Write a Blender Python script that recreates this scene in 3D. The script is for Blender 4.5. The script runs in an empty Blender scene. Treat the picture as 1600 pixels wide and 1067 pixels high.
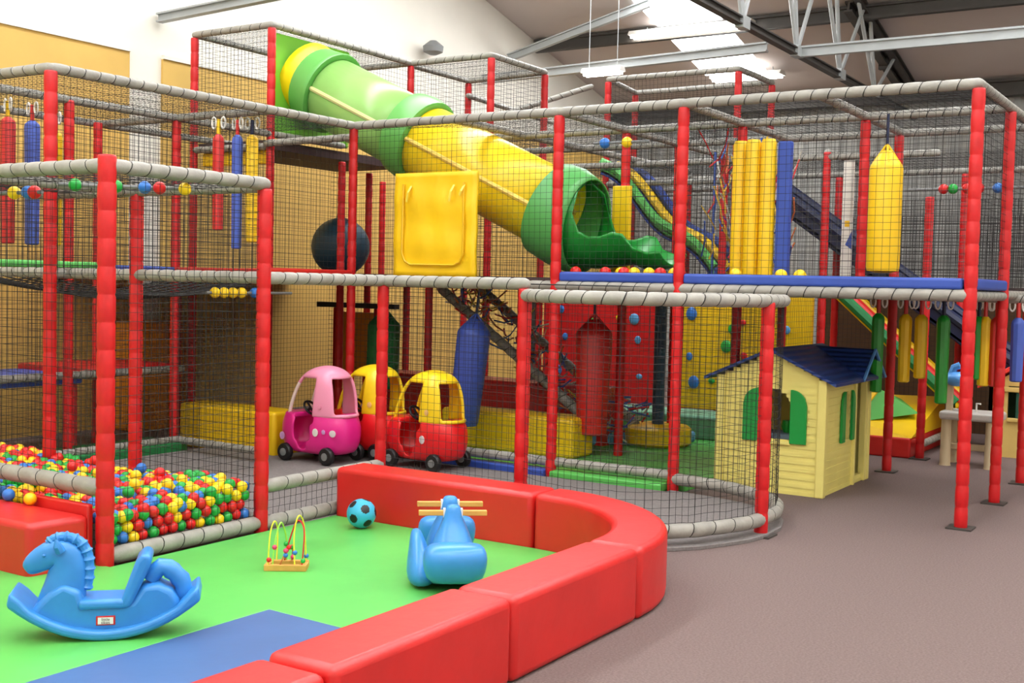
import bpy, math, random
from mathutils import Vector, Matrix
random.seed(7)
S = bpy.context.scene
COL = S.collection
# ------------------------------------------------------------------ camera
cd = bpy.data.cameras.new('camera'); cam = bpy.data.objects.new('camera', cd); COL.objects.link(cam)
cd.sensor_fit = 'HORIZONTAL'; cd.sensor_width = 36; cd.lens = 1842.8 / 1600 * 36
cd.clip_end = 200
YAW, PITCH, ROLL = -0.5675, -0.049, 0.0233
sy_, cy_ = math.sin(YAW), math.cos(YAW)
r0 = Vector((cy_, -sy_, 0)); fh = Vector((sy_, cy_, 0)); zz = Vector((0, 0, 1))
fw = fh * math.cos(PITCH) + zz * math.sin(PITCH); up0 = -fh * math.sin(PITCH) + zz * math.cos(PITCH)
rt = r0 * math.cos(ROLL) + up0 * math.sin(ROLL); up = -r0 * math.sin(ROLL) + up0 * math.cos(ROLL)
M = Matrix((rt, up, -fw)).transposed().to_4x4(); M.translation = Vector((4.139, -6.642, 1.63))
cam.matrix_world = M
S.camera = cam
# ------------------------------------------------------------------ exposure, world, light
S.view_settings.view_transform = 'Standard'; S.view_settings.look = 'None'
S.view_settings.gamma = 1; S.view_settings.use_curve_mapping = False
S.view_settings.exposure = 0.4
w = bpy.data.worlds.new('world'); S.world = w; w.use_nodes = True
w.node_tree.nodes['Background'].inputs[0].default_value = (0.8, 0.9, 1, 1)
w.node_tree.nodes['Background'].inputs[1].default_value = 0.3
SKY_STRENGTH = 11.0
TUBE_STRENGTH = 26.0
S.cycles.max_bounces = 7; S.cycles.diffuse_bounces = 4; S.cycles.glossy_bounces = 2
S.cycles.use_denoising = True
S.cycles.sample_clamp_indirect = 6

# ------------------------------------------------------------------ materials
def lin(c):
    c = c / 255
    return c / 12.92 if c <= .04045 else ((c + .055) / 1.055) ** 2.4
def rgb(t): return (lin(t[0]), lin(t[1]), lin(t[2]), 1)
MATS = {}
def mat(name, col, rough=.5, noise=0, nscale=8, bump=0, bscale=40, emit=0, metal=0, spec=.5, trans=0, sub=0, wave=None, col2=None):
    if name in MATS: return MATS[name]
    m = bpy.data.materials.new(name); m.use_nodes = True; nt = m.node_tree; N = nt.nodes; L = nt.links
    b = N['Principled BSDF']; b.inputs['Base Color'].default_value = rgb(col); b.inputs['Roughness'].default_value = rough
    b.inputs['Metallic'].default_value = metal; b.inputs['Specular IOR Level'].default_value = spec
    if trans: b.inputs['Transmission Weight'].default_value = trans
    tc = N.new('ShaderNodeTexCoord')
    if noise or col2:
        n = N.new('ShaderNodeTexNoise'); n.inputs['Scale'].default_value = nscale; n.inputs['Detail'].default_value = 5
        L.new(tc.outputs['Object'], n.inputs['Vector'])
        r = N.new('ShaderNodeMix'); r.data_type = 'RGBA'
        c = rgb(col); d = rgb(col2) if col2 else tuple(x * (1 - noise) for x in c[:3]) + (1,)
        r.inputs[6].default_value = c; r.inputs[7].default_value = d
        mr = N.new('ShaderNodeMapRange'); mr.inputs[1].default_value = .35; mr.inputs[2].default_value = .65
        L.new(n.outputs['Fac'], mr.inputs[0]); L.new(mr.outputs[0], r.inputs[0]); L.new(r.outputs[2], b.inputs['Base Color'])
    if wave:
        wv = N.new('ShaderNodeTexWave'); wv.inputs['Scale'].default_value = wave[0]; wv.inputs['Distortion'].default_value = wave[2]
        wv.bands_direction = wave[1]
        L.new(tc.outputs['Object'], wv.inputs['Vector'])
        bp = N.new('ShaderNodeBump'); bp.inputs['Strength'].default_value = wave[3]; bp.inputs['Distance'].default_value = .02
        L.new(wv.outputs['Fac'], bp.inputs['Height']); L.new(bp.outputs[0], b.inputs['Normal'])
    elif bump:
        n2 = N.new('ShaderNodeTexNoise'); n2.inputs['Scale'].default_value = bscale; n2.inputs['Detail'].default_value = 3
        L.new(tc.outputs['Object'], n2.inputs['Vector'])
        bp = N.new('ShaderNodeBump'); bp.inputs['Strength'].default_value = bump; bp.inputs['Distance'].default_value = .01
        L.new(n2.outputs['Fac'], bp.inputs['Height']); L.new(bp.outputs[0], b.inputs['Normal'])
    if emit:
        b.inputs['Emission Color'].default_value = rgb(col); b.inputs['Emission Strength'].default_value = emit
    MATS[name] = m
    return m
RED = mat('red_vinyl', (210, 26, 24), .42, spec=.7, noise=.12, nscale=3, bump=.25, bscale=9)
REDP = mat('red_post_foam', (208, 18, 24), .45, noise=.15, nscale=12, bump=.15, bscale=60)
GREY = mat('grey_foam', (158, 155, 146), .5, noise=.2, nscale=9, bump=.2, bscale=50)
CORD = mat('black_cord', (22, 20, 20), .8)
NET = mat('black_net', (26, 24, 24), .8)
NETG = mat('lit_grey_net', (92, 90, 88), .8)  # paler net copy, the light on inner nets put into its colour
GREEN = mat('green_vinyl', (90, 186, 84), .45, noise=.1, nscale=2, bump=.3, bscale=3)
BLUEM = mat('blue_vinyl', (68, 102, 154), .42, noise=.1, nscale=3, bump=.3, bscale=4)
BLUEP = mat('blue_pad_vinyl', (50, 80, 170), .45, noise=.1, nscale=5)
YEL = mat('yellow_vinyl', (246, 200, 20), .42, noise=.08, nscale=3, bump=.25, bscale=6)
YELP = mat('yellow_plastic', (250, 212, 30), .3, noise=.05)
GRNP = mat('green_plastic', (36, 160, 52), .32, noise=.1, nscale=2)
LGRN = mat('light_green_plastic', (150, 200, 110), .28, noise=.08, nscale=2)
PGRN = mat('pale_green_vinyl', (126, 205, 60), .4)
DGRN = mat('dark_green_vinyl', (20, 120, 60), .5)
NAVY = mat('navy_vinyl', (20, 30, 66), .45, noise=.15)
TEAL = mat('teal_mat', (120, 180, 150), .6, noise=.1)
BLUT = mat('blue_toy_plastic', (58, 140, 212), .32, noise=.12, nscale=6, bump=.08, bscale=12)
PINK = mat('hot_pink_plastic', (232, 40, 140), .28, noise=.05)
LPNK = mat('light_pink_plastic', (240, 150, 180), .3)
CREAMP = mat('cream_pink_plastic', (238, 215, 205), .35)
REDT = mat('red_toy_plastic', (228, 30, 34), .28, noise=.05)
BLK = mat('black_plastic', (18, 18, 20), .45)
WHT = mat('white_plastic', (235, 232, 225), .4)
DARKI = mat('dark_opening', (30, 28, 28), .9)
HYEL = mat('cream_yellow_plastic', (240, 226, 130), .45, noise=.06, nscale=5)
ROOFB = mat('navy_roof_plastic', (30, 55, 120), .4, wave=(9, 'Z', .3, .5))
SHUT = mat('green_shutter_plastic', (18, 150, 62), .4)
BEIGE = mat('beige_plastic', (205, 185, 150), .5)
TAN = mat('tan_plastic', (222, 190, 110), .5, noise=.06)
REDR = mat('red_roof_plastic', (240, 60, 50), .4)
WOOD = mat('pale_wood', (222, 165, 80), .5, wave=(5, 'X', 4, .2), noise=.15)
STEEL = mat('painted_steel', (168, 172, 172), .45, noise=.1, nscale=4)
DSTEEL = mat('dark_steel', (70, 66, 62), .6, noise=.2, nscale=4)
GALV = mat('galvanised_grey', (120, 122, 122), .5)
CARPET = mat('mauve_carpet', (130, 113, 109), .95, noise=.25, nscale=90, bump=.6, bscale=300, spec=.1)
COURT = mat('grey_court_carpet', (134, 128, 126), .9, noise=.18, nscale=60, bump=.4, bscale=260, spec=.1)
WALLW = mat('white_wall_paint', (232, 228, 216), .8, noise=.04, nscale=2)
PLY = mat('yellow_plywood', (216, 176, 92), .7, noise=.1, nscale=1.5)
ROOFM = mat('ceiling_lining', (205, 194, 190), .85, noise=.06, nscale=1)
CORR = mat('corrugated_sheet', (160, 162, 160), .5, noise=.08, nscale=2)
DECKM = mat('deck_padding', (70, 50, 50), .7)
SKY = mat('skylight_sheet', (250, 252, 255), .6, emit=SKY_STRENGTH)
TUBE = mat('lit_fluorescent_tube', (255, 252, 245), .5, emit=TUBE_STRENGTH)
DBALL = mat('dark_teal_vinyl', (24, 58, 74), .45, noise=.1)
ROPEC = [mat('rope_' + n, c, .7) for n, c in (('red', (200, 40, 40)), ('blue', (60, 90, 170)), ('yellow', (225, 190, 60)), ('orange', (200, 110, 60)), ('white', (190, 185, 175)))]
PLASTICS = [mat('ball_red', (222, 28, 28), .32), mat('ball_yellow', (248, 208, 20), .32), mat('ball_green', (28, 165, 62), .32), mat('ball_blue', (50, 120, 205), .32)]

# ------------------------------------------------------------------ mesh helpers
class MB:
    def __init__(s): s.v = []; s.f = []; s.mi = []; s.cur = 0
    def add(s, vs, fs, mi=None):
        o = len(s.v); s.v += [tuple(x) for x in vs]; s.f += [tuple(i + o for i in f) for f in fs]; s.mi += [s.cur if mi is None else mi] * len(fs); return s
    def box(s, x0, y0, z0, x1, y1, z1):
        return s.add([(x0, y0, z0), (x1, y0, z0), (x1, y1, z0), (x0, y1, z0), (x0, y0, z1), (x1, y0, z1), (x1, y1, z1), (x0, y1, z1)],
                     [(3, 2, 1, 0), (4, 5, 6, 7), (0, 1, 5, 4), (1, 2, 6, 5), (2, 3, 7, 6), (3, 0, 4, 7)])
    def hexa(s, vs):
        return s.add(vs, [(3, 2, 1, 0), (4, 5, 6, 7), (0, 1, 5, 4), (1, 2, 6, 5), (2, 3, 7, 6), (3, 0, 4, 7)])
    def prism(s, pts, d0, d1, axis='y'):
        """outline pts (u, w) extruded along axis"""
        n = len(pts)
        def P(u, w, d): return {'y': (u, d, w), 'x': (d, u, w), 'z': (u, w, d)}[axis]
        vs = [P(u, w, d0) for u, w in pts] + [P(u, w, d1) for u, w in pts]
        fs = [tuple(range(n))[::-1], tuple(range(n, 2 * n))] + [(i, (i + 1) % n, n + (i + 1) % n, n + i) for i in range(n)]
        return s.add(vs, fs)
    def tube(s, pts, r, n=8, cap=True, flat=None):
        """round tube along a polyline; r number or list"""
        pts = [Vector(p) for p in pts]; m = len(pts); rs = r if isinstance(r, (list, tuple)) else [r] * m
        T = [(pts[min(i + 1, m - 1)] - pts[max(i - 1, 0)]).normalized() for i in range(m)]
        u = T[0].cross(Vector((0, 0, 1)));
        if u.length < .1: u = T[0].cross(Vector((1, 0, 0)))
        u.normalize(); vs = []
        for i in range(m):
            u = (u - T[i] * u.dot(T[i])).normalized(); v = T[i].cross(u)
            for k in range(n):
                a = 2 * math.pi * k / n
                vs.append(pts[i] + u * math.cos(a) * rs[i] + v * math.sin(a) * rs[i] * (flat or 1))
        fs = [(i * n + k, i * n + (k + 1) % n, (i + 1) * n + (k + 1) % n, (i + 1) * n + k) for i in range(m - 1) for k in range(n)]
        if cap: fs += [tuple(range(n))[::-1], tuple((m - 1) * n + k for k in range(n))]
        return s.add(vs, fs)
    def sph(s, c, r, nu=12, nv=8, sc=(1, 1, 1)):
        vs = [(c[0], c[1], c[2] - r * sc[2])]
        for j in range(1, nv):
            p = math.pi * j / nv
            for i in range(nu):
                a = 2 * math.pi * i / nu
                vs.append((c[0] + r * sc[0] * math.sin(p) * math.cos(a), c[1] + r * sc[1] * math.sin(p) * math.sin(a), c[2] - r * sc[2] * math.cos(p)))
        vs.append((c[0], c[1], c[2] + r * sc[2])); t = len(vs) - 1
        fs = [(0, 1 + (i + 1) % nu, 1 + i) for i in range(nu)]
        for j in range(nv - 2):
            for i in range(nu):
                a = 1 + j * nu + i; b = 1 + j * nu + (i + 1) % nu
                fs.append((a, b, b + nu, a + nu))
        fs += [(t, 1 + (nv - 2) * nu + i, 1 + (nv - 2) * nu + (i + 1) % nu) for i in range(nu)]
        return s.add(vs, fs)
    def lathe(s, prof, n=20, c=(0, 0, 0)):
        """prof [(r, z)] about z"""
        vs = []
        for r, z in prof:
            for k in range(n):
                a = 2 * math.pi * k / n; vs.append((c[0] + r * math.cos(a), c[1] + r * math.sin(a), c[2] + z))
        m = len(prof)
        fs = [(i * n + k, i * n + (k + 1) % n, (i + 1) * n + (k + 1) % n, (i + 1) * n + k) for i in range(m - 1) for k in range(n)]
        fs += [tuple(range(n))[::-1], tuple((m - 1) * n + k for k in range(n))]
        return s.add(vs, fs)
    def build(s, name, mats, parent=None, smooth=False, bevel=0, bseg=3, subsurf=0, solid=0, angle=35):
        me = bpy.data.meshes.new(name); me.from_pydata(s.v, [], s.f)
        mats = mats if isinstance(mats, (list, tuple)) else [mats]
        for m in mats: me.materials.append(m)
        if len(mats) > 1: me.polygons.foreach_set('material_index', s.mi)
        me.update()
        o = bpy.data.objects.new(name, me); COL.objects.link(o)
        if parent: o.parent = parent
        if smooth: me.polygons.foreach_set('use_smooth', [True] * len(me.polygons))
        if smooth and not subsurf: me.set_sharp_from_angle(angle=math.radians(angle if not bevel else 60))
        if solid:
            q = o.modifiers.new('solid', 'SOLIDIFY'); q.thickness = solid; q.offset = 0
        if bevel:
            q = o.modifiers.new('bevel', 'BEVEL'); q.width = bevel; q.segments = bseg; q.limit_method = 'ANGLE'; q.angle_limit = math.radians(40)
        if subsurf:
            q = o.modifiers.new('sub', 'SUBSURF'); q.levels = subsurf; q.render_levels = subsurf
        return o
def tag(o, label=None, cat=None, group=None, kind=None):
    if label: o['label'] = label
    if cat: o['category'] = cat
    if group: o['group'] = group
    if kind: o['kind'] = kind
    return o
def thing(name, label, cat, loc=(0, 0, 0), rz=0, group=None):
    o = bpy.data.objects.new(name, None); COL.objects.link(o); o.location = loc; o.rotation_euler = (0, 0, rz); o.empty_display_size = .1
    return tag(o, label, cat, group)
def struct(name, mb, m, **k):
    return tag(mb.build(name, m, **k), kind='structure')
def copy_tree(o, parent=None):
    c = o.copy(); COL.objects.link(c); c.parent = parent
    for ch in [x for x in ALLCH.get(o.name, [])]: copy_tree(ch, c)
    return c
ALLCH = {}
def index_children():
    ALLCH.clear()
    for x in COL.objects:
        if x.parent: ALLCH.setdefault(x.parent.name, []).append(x)

# padded scaffold rail: foam sleeves pinched by black cord
def rail_mb(p, q, r=.036, seg=.13, mb=None, pts=None, cords=True):
    mb = mb or MB()
    if pts is None: pts = [Vector(p), Vector(q)]
    pts = [Vector(x) for x in pts]
    L = [0]
    for i in range(1, len(pts)): L.append(L[-1] + (pts[i] - pts[i - 1]).length)
    tot = L[-1]; n = max(1, round(tot / seg)); d = tot / n
    def at(t):
        t = max(0, min(tot, t))
        for i in range(1, len(pts)):
            if t <= L[i] + 1e-9: return pts[i - 1].lerp(pts[i], (t - L[i - 1]) / (L[i] - L[i - 1]))
        return pts[-1]
    st = [(-r * .8, .35, 0), (-r * .5, .75, 0)]
    for i in range(n):
        a = i * d
        if i: st += [(a - .004, .9, 0), (a - .0035, .93, 1), (a + .0035, .93, 1), (a + .004, .9, 0)]
        st += [(a + d * .16, .985, 0), (a + d * .5, 1.0 + random.uniform(-.02, .03), 0), (a + d * .84, .985, 0)]
    st += [(tot + r * .5, .75, 0), (tot + r * .8, .35, 0)]
    N = 12; vs = []; fs = []; mi = []
    tilt = .016
    for t, k, c in st:
        tt = max(0, min(tot, t)); T = (at(tt + .02) - at(tt - .02)).normalized()
        c0 = at(t) if 0 <= t <= tot else (pts[0] + T * t if t < 0 else pts[-1] + T * (t - tot))
        u = T.cross(Vector((0, 0, 1)))
        if u.length < .1: u = T.cross(Vector((0, 1, 0)))
        u.normalize(); v = u.cross(T)
        for j in range(N):
            a = 2 * math.pi * j / N; sh = tilt * math.sin(a) if 0 < t < tot else 0
            vs.append(c0 + T * sh + (u * math.cos(a) + v * math.sin(a)) * r * k)
    for i in range(len(st) - 1):
        dark = 1 if st[i][2] and st[i + 1][2] and cords else 0
        for j in range(N):
            fs.append((i * N + j, i * N + (j + 1) % N, (i + 1) * N + (j + 1) % N, (i + 1) * N + j)); mi.append(dark)
    fs += [tuple(range(N))[::-1], tuple((len(st) - 1) * N + j for j in range(N))]; mi += [0, 0]
    o = len(mb.v); mb.v += [tuple(x) for x in vs]; mb.f += [tuple(i + o for i in f) for f in fs]; mb.mi += mi
    return mb
def rail(parent, p, q=None, pts=None, name='rail', r=.036, m=None, seg=.13, cords=True):
    return rail_mb(p, q, r=r, pts=pts, seg=seg, cords=cords).build(name, [m or GREY, CORD], parent, smooth=True, angle=80)
POSTC = {}
def post(parent, a, b, z0, z1, r=.042, plate=False, m=None):
    h = round(z1 - z0, 2); key = (h, r, m)
    if key not in POSTC:
        n = max(1, round(h / .155)); d = h / n; pr = []
        for i in range(n):
            z = i * d; j = random.uniform(-.04, .05)
            pr += [(r * .92, z + .003), (r * .99, z + d * .1), (r * (1.01 + j * .6), z + d * .5), (r * .99, z + d * .9), (r * .92, z + d - .003)]
        pr.append((r * .5, h))
        o = MB().lathe(pr, 14).build('post', m or REDP, parent, smooth=True, angle=80)
        POSTC[key] = o.data
    else:
        o = bpy.data.objects.new('post', POSTC[key]); COL.objects.link(o); o.parent = parent
    o.location = (a, b, z0)
    if plate:
        pl = MB().box(-.085, -.085, 0, .085, .085, .012).build('base_plate', DSTEEL, o)
    return o
# square-mesh netting made of real strands
def strand(mb, p, q, r, k=4, amp=.004):
    pts = []
    for i in range(k + 1):
        x = p.lerp(q, i / k)
        if 0 < i < k: x = x + Vector((random.uniform(-amp, amp), random.uniform(-amp, amp), random.uniform(-amp, amp)))
        pts.append(x)
    mb.tube(pts, r, 3, cap=False)
def net(parent, p0, U, V, cell=.052, r=.0016, m=None, name='net', mb=None, build=True):
    p0, U, V = Vector(p0), Vector(U), Vector(V); mb = mb or MB()
    nu = max(1, round(U.length / cell)); nv = max(1, round(V.length / cell))
    for i in range(nu + 1): strand(mb, p0 + U * (i / nu), p0 + U * (i / nu) + V, r)
    for j in range(nv + 1): strand(mb, p0 + V * (j / nv), p0 + V * (j / nv) + U, r)
    return mb.build(name, m or NET, parent) if build else mb
def netz(parent, a0, b0, a1, b1, z0, z1, **k): return net(parent, (a0, b0, z0), (a1 - a0, b1 - b0, 0), (0, 0, z1 - z0), **k)
D, T, TT = 1.63, 3.07, 4.15

# ================================================================== the room
fl = MB().box(-6.3, -10, -.1, 8.2, 13.1, 0); struct('floor', fl, CARPET)
def gable(a0, a1):
    mb = MB(); zt = lambda b: 8.04 - .24 * b if b > -2 else 8.52 + .24 * (b + 2)
    return mb.prism([(-10, 0), (13, 0), (13, zt(13)), (-2, zt(-2)), (-10, zt(-10))], a0, a1, axis='x')
struct('wall_left', gable(-6.4, -6.2), WALLW)
struct('wall_right', gable(8, 8.2), WALLW)
struct('wall_back', MB().box(-6.3, -10.2, 0, 8.2, -10, 6.6), WALLW)
mb = MB(); n = 96; prof = []
for i in range(n * 2 + 1):
    a = -6.3 + 14.5 * i / (2 * n); k = i % 4; prof.append((a, 13.0 if k in (0, 1) else 13.05))
vs = [(a, b, 0) for a, b in prof] + [(a, b, 4.93) for a, b in prof]; q = len(prof)
mb.add(vs, [(i, i + 1, q + i + 1, q + i) for i in range(q - 1)])
struct('wall_far', mb, CORR, solid=.02)
# sloping roof lining with translucent sheets let into it
mb = MB()
def rz(b): return 8.04 - .24 * b if b >= -2 else 8.52 + .24 * (b + 2)
def roofquad(mb, a0, a1, b0, b1, dz=0, th=.06):
    mb.hexa([(a0, b0, rz(b0) + dz), (a1, b0, rz(b0) + dz), (a1, b1, rz(b1) + dz), (a0, b1, rz(b1) + dz),
             (a0, b0, rz(b0) + dz + th), (a1, b0, rz(b0) + dz + th), (a1, b1, rz(b1) + dz + th), (a0, b1, rz(b1) + dz + th)])
SKYL = [(-3.95, -2.88), (1.6, 2.55), (5.6, 6.5)]  # only the first sheet is in view; the others are added for light
edges = [-6.4] + [x for s in SKYL for x in s] + [8.2]
for i in range(0, len(edges), 2):
    roofquad(mb, edges[i], edges[i + 1], -2, 13.1); roofquad(mb, edges[i], edges[i + 1], -10, -2)
for i, (x0, x1) in enumerate(SKYL):
    b1 = 11.9 if i == 0 else 7.5
    roofquad(mb, x0, x1, b1, 13.1); roofquad(mb, x0, x1, -10, -9)
struct('ceiling', mb, ROOFM)
for i, (x0, x1) in enumerate(SKYL):
    b1 = 11.9 if i == 0 else 7.5
    s = MB(); roofquad(s, x0, x1, -2, b1, .01, .03); roofquad(s, x0, x1, -9, -2, .01, .03)
    struct('window_%d' % (i + 1), s, SKY)
struct('wall_backing', MB().box(-.6, 7.9, 0, 8.0, 7.98, 1.62), mat('dark_brown_backing', (92, 66, 40), .8, noise=.2, nscale=3))  # dark brown backing added behind the lower level of the walkway
# plywood panels on the gable wall
for i, (b0, b1) in enumerate([(-6, 1.83), (2.28, 12.6)]):
    struct('trim_%d' % (i + 1), MB().box(-6.2, b0, 0, -6.17, b1, 4.0), PLY)
    struct('trim_%d' % (i + 3), MB().box(-6.2, b0, 4.0, -6.15, b1, 4.045), WALLW)
def beam(name, label, p, q, wd, ht, m, cat='beam', group=None):
    p, q = Vector(p), Vector(q); t = (q - p).normalized(); s = t.cross(zz).normalized() * wd / 2; u = s.cross(t).normalized() * ht / 2
    f = .18  # I-section: two flanges and a web
    mb = MB()
    for lo, hi, k in ((-1, -1 + f * 2, 1), (1 - f * 2, 1, 1), (-1 + f * 2, 1 - f * 2, .25)):
        mb.hexa([p - s * k + u * lo, q - s * k + u * lo, q + s * k + u * lo, p + s * k + u * lo, p - s * k + u * hi, q - s * k + u * hi, q + s * k + u * hi, p + s * k + u * hi])
    o = mb.build(name, m); return tag(o, label, cat, group)
beam('roof_purlin', 'dark purlin crossing the ceiling near the top edge of the picture', (-6.15, 10.0, rz(10.0) - .12), (7.9, 10.0, rz(10.0) - .12), .12, .2, DSTEEL)
beam('roof_purlin', 'light grey purlin running right from the truss joint', (-.72, 7.3, 4.5), (7.9, 7.3, 4.5), .07, .13, STEEL)
beam('roof_purlin', 'dark eaves beam along the top of the corrugated wall', (-6.15, 12.8, rz(12.8) - .16), (7.9, 12.8, rz(12.8) - .16), .2, .26, DSTEEL)
beam('roof_purlin', 'grey purlin hidden partly behind the bright hanging lamp', (-6.15, 8.5, 4.75), (-1.6, 8.5, 4.85), .1, .13, STEEL)
beam('wind_brace', 'sloping pale steel brace left of the bright skylight', (-6.15, 9.2, 5.2), (-3.7, 9.2, 5.8), .08, .12, STEEL)
beam('wall_strut', 'grey steel strut fixed high on the white left wall', (-6.17, 2.22, 4.43), (-4.2, 2.22, 4.5), .09, .1, STEEL)
tr = thing('roof_truss', 'steel lattice truss with thin web bars sloping down to the right', 'truss')
def bar(parent, p, q, w_, m, name):
    return MB().tube([p, q], w_, 6).build(name, m, parent)
def chord(parent, p, q, wd, ht, m, name='chord'):
    o = beam(name, None, p, q, wd, ht, m, None); o.parent = parent
    return o
for k in ('label', 'category'): pass
TA = -.75
chord(tr, (TA, -2, 4.55), (TA, 12.95, 4.45), .09, .09, DSTEEL)
chord(tr, (TA, -2, rz(-2) - .1), (TA, 13, rz(13) - .08), .1, .12, DSTEEL)
for nb in (1.9, 3.7, 5.5, 7.25, 8.95, 10.6):
    for db in (-.95, -.35, .95):
        tb = nb + db
        if tb < 12.7: bar(tr, (TA, nb, 4.5), (TA, tb, rz(tb) - .12), .028, STEEL, 'web_bar')
    MB().box(TA - .05, nb - .1, 4.43, TA + .05, nb + .1, 4.56).build('gusset_plate', STEEL, tr)
ch = thing('rafter_shadow', 'dark bar standing for a rafter shadow close under the ceiling right of the truss', 'rafter shadow')  # shadow of a rafter on the ceiling, built as a dark bar
chord(ch, (-.9, 9.7, rz(9.7) - .15), (-.9, 12.6, rz(12.6) - .12), .12, .16, DSTEEL)
for b_ in (10.6, 11.6): MB().box(-.98, b_ - .05, rz(b_) - .25, -.82, b_ + .05, rz(b_) - .03).build('shadow_block', DSTEEL, ch)
# fluorescent fittings
def fitting(label, c, L, rzv, wires, group=None, wd=.2):
    t = thing('fluorescent_light', label, 'ceiling light', c, rzv, group)
    MB().prism([(-wd / 2, 0), (wd / 2, 0), (wd * .3, .07), (-wd * .3, .07)], -L / 2, L / 2, 'x').build('housing', WHT, t, bevel=.006)
    tb = MB()
    for s in (-1, 1): tb.tube([(-L / 2 + .03, s * wd * .22, -.02), (L / 2 - .03, s * wd * .22, -.02)], .022, 8)
    tb.build('tube_lamp', TUBE, t, smooth=True)
    for s in (-1, 1):
        MB().tube([(s * L * .36, 0, .06), (s * L * .36, 0, wires)], .006, 5).build('suspension_wire', STEEL, t)
    return t
fitting('lit lamp hanging on two long wires above the frame', (-3.85, 8.1, 4.62), .62, 0, 1.45)
fitting('bright batten crossing the upper end of the skylight', (-3.35, 9.9, 5.5), 2.0, 0, .12, wd=.26)
fitting('bright batten below the lower end of the skylight', (-3.1, 11.6, 5.05), 1.2, 0, .14, wd=.3)
fitting('lit batten cut by the right edge of the picture', (2.2, 11.2, 4.75), 1.2, math.pi / 2, .3)
for x_, y_ in ((0, -4), (3, -4), (-3, -4), (0, -7.5), (4, -8)):  # out of view, added to light the room from behind the camera
    fitting('unseen batten added for light behind the photographer', (x_, y_, 4.4), 1.5, 0, 1.6, 'unseen battens added for light behind the photographer')
tag(MB().lathe([(.05, 0), (.14, .04), (.15, .12), (.05, .2)], 14, (-6.0, 7.0, 4.85)).build('wall_speaker', GALV, smooth=True), 'small round grey fitting on the wall behind the tower', 'fitting')

# ================================================================== play frames
# --- ball pit cage
f1 = thing('ball_pit_frame', 'low netted cage around the ball pit at front left', 'play frame')
for a, b in ((-1.2, -2.4), (-1.2, -1.2), (-2.4, -1.2), (-3.13, -1.35)):
    post(f1, a, b, 0, (2.28 if b < -2 else 2.19) if a > -3 else 3.05, r=.05 if b < -2 else .046)
rail(f1, (-1.2, -2.4, 2.22), (-1.2, -1.2, 2.22), r=.042)
rail(f1, (-1.2, -2.4, 2.22), (-3.6, -2.4, 2.22), r=.042)
rail(f1, (-2.4, -1.2, 2.2), (-2.4, -2.4, 2.2))
rail(f1, (-1.25, -1.2, 2.2), (-3.6, -1.2, 2.2))
rail(f1, (-1.2, -2.33, .07), (-1.2, -1.26, .07), r=.05, seg=.16)
rail(f1, (-1.26, -2.4, .45), (-3.7, -2.4, .45), r=.05, seg=.16)
rail(f1, (-1.26, -1.2, .1), (-3.7, -1.2, .1))
rail(f1, (-1.2, -1.2, D), (-3.6, -1.2, D), r=.04)
netz(f1, -1.2, -2.4, -1.2, -1.2, .07, 2.2)
netz(f1, -1.2, -2.4, -3.6, -2.4, .05, 2.2)
netz(f1, -1.2, -1.2, -3.6, -1.2, .1, 2.2)
netz(f1, -2.4, -2.4, -2.4, -1.2, D, 2.2)
net(f1, (-3.6, -2.4, 2.2), (2.4, 0, 0), (0, 1.2, 0))
# --- court with rounded bay
f2 = thing('netted_court_frame', 'waist-high netted court frame with rounded right bay around the toy cars', 'play frame')
post(f2, -1.2, 0, 0, 1.6); post(f2, 0, 0, 0, 1.6, r=.046); post(f2, 1.39, .79, 0, 1.55, r=.045, plate=True)
rail(f2, (-1.2, -1.16, D), (-1.2, 0, D), r=.041, seg=.12); rail(f2, (-1.2, 0, D), (0, 0, D), r=.041, seg=.12)
rail(f2, (-1.2, -1.14, .06), (-1.2, -.3, .06), r=.05, seg=.15); rail(f2, (-1.2, -1.14, .3), (-1.2, 0, .3), r=.045, seg=.14)
netz(f2, -1.2, -1.14, -1.2, -.05, .06, .3); netz(f2, -1.2, 0, 0, 0, .1, D)
bay = [(0, 0), (.2, -.14), (.4, -.2), (.6, -.21), (.8, -.16), (.95, -.07), (1.07, .04), (1.18, .18), (1.27, .37), (1.35, .57), (1.39, .79), (1.38, 1.08), (1.3, 1.35), (1.19, 1.53), (1.03, 1.67), (.82, 1.79), (.6, 1.87), (.23, 1.92)]
rail(f2, None, pts=[(a, b, .11) for a, b in bay], r=.048, seg=.17)
rail(f2, None, pts=[(a + .0, b, 1.555) for a, b in bay], r=.044, seg=.125)
mb = MB()
for i in range(len(bay) - 1): net(None, (*bay[i], .11), (bay[i + 1][0] - bay[i][0], bay[i + 1][1] - bay[i][1], 0), (0, 0, 1.44), cell=.05, mb=mb, build=False)
mb.build('net', NET, f2)
for a0, a1 in ((-3.13, -2.0), (-2.0, -.9), (-.9, .23)):
    rail(f2, (a0, 1.95, .13), (a1, 1.95, .13), r=.042)
    netz(f2, a0, 1.95, a1, 1.95, .13, D)
net(f2, (-1.2, 0, D), (1.2, 0, 0), (0, 1.9, 0), cell=.055); net(f2, (-3.1, -1.2, D), (1.9, 0, 0), (0, 3.1, 0), cell=.055)
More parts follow.
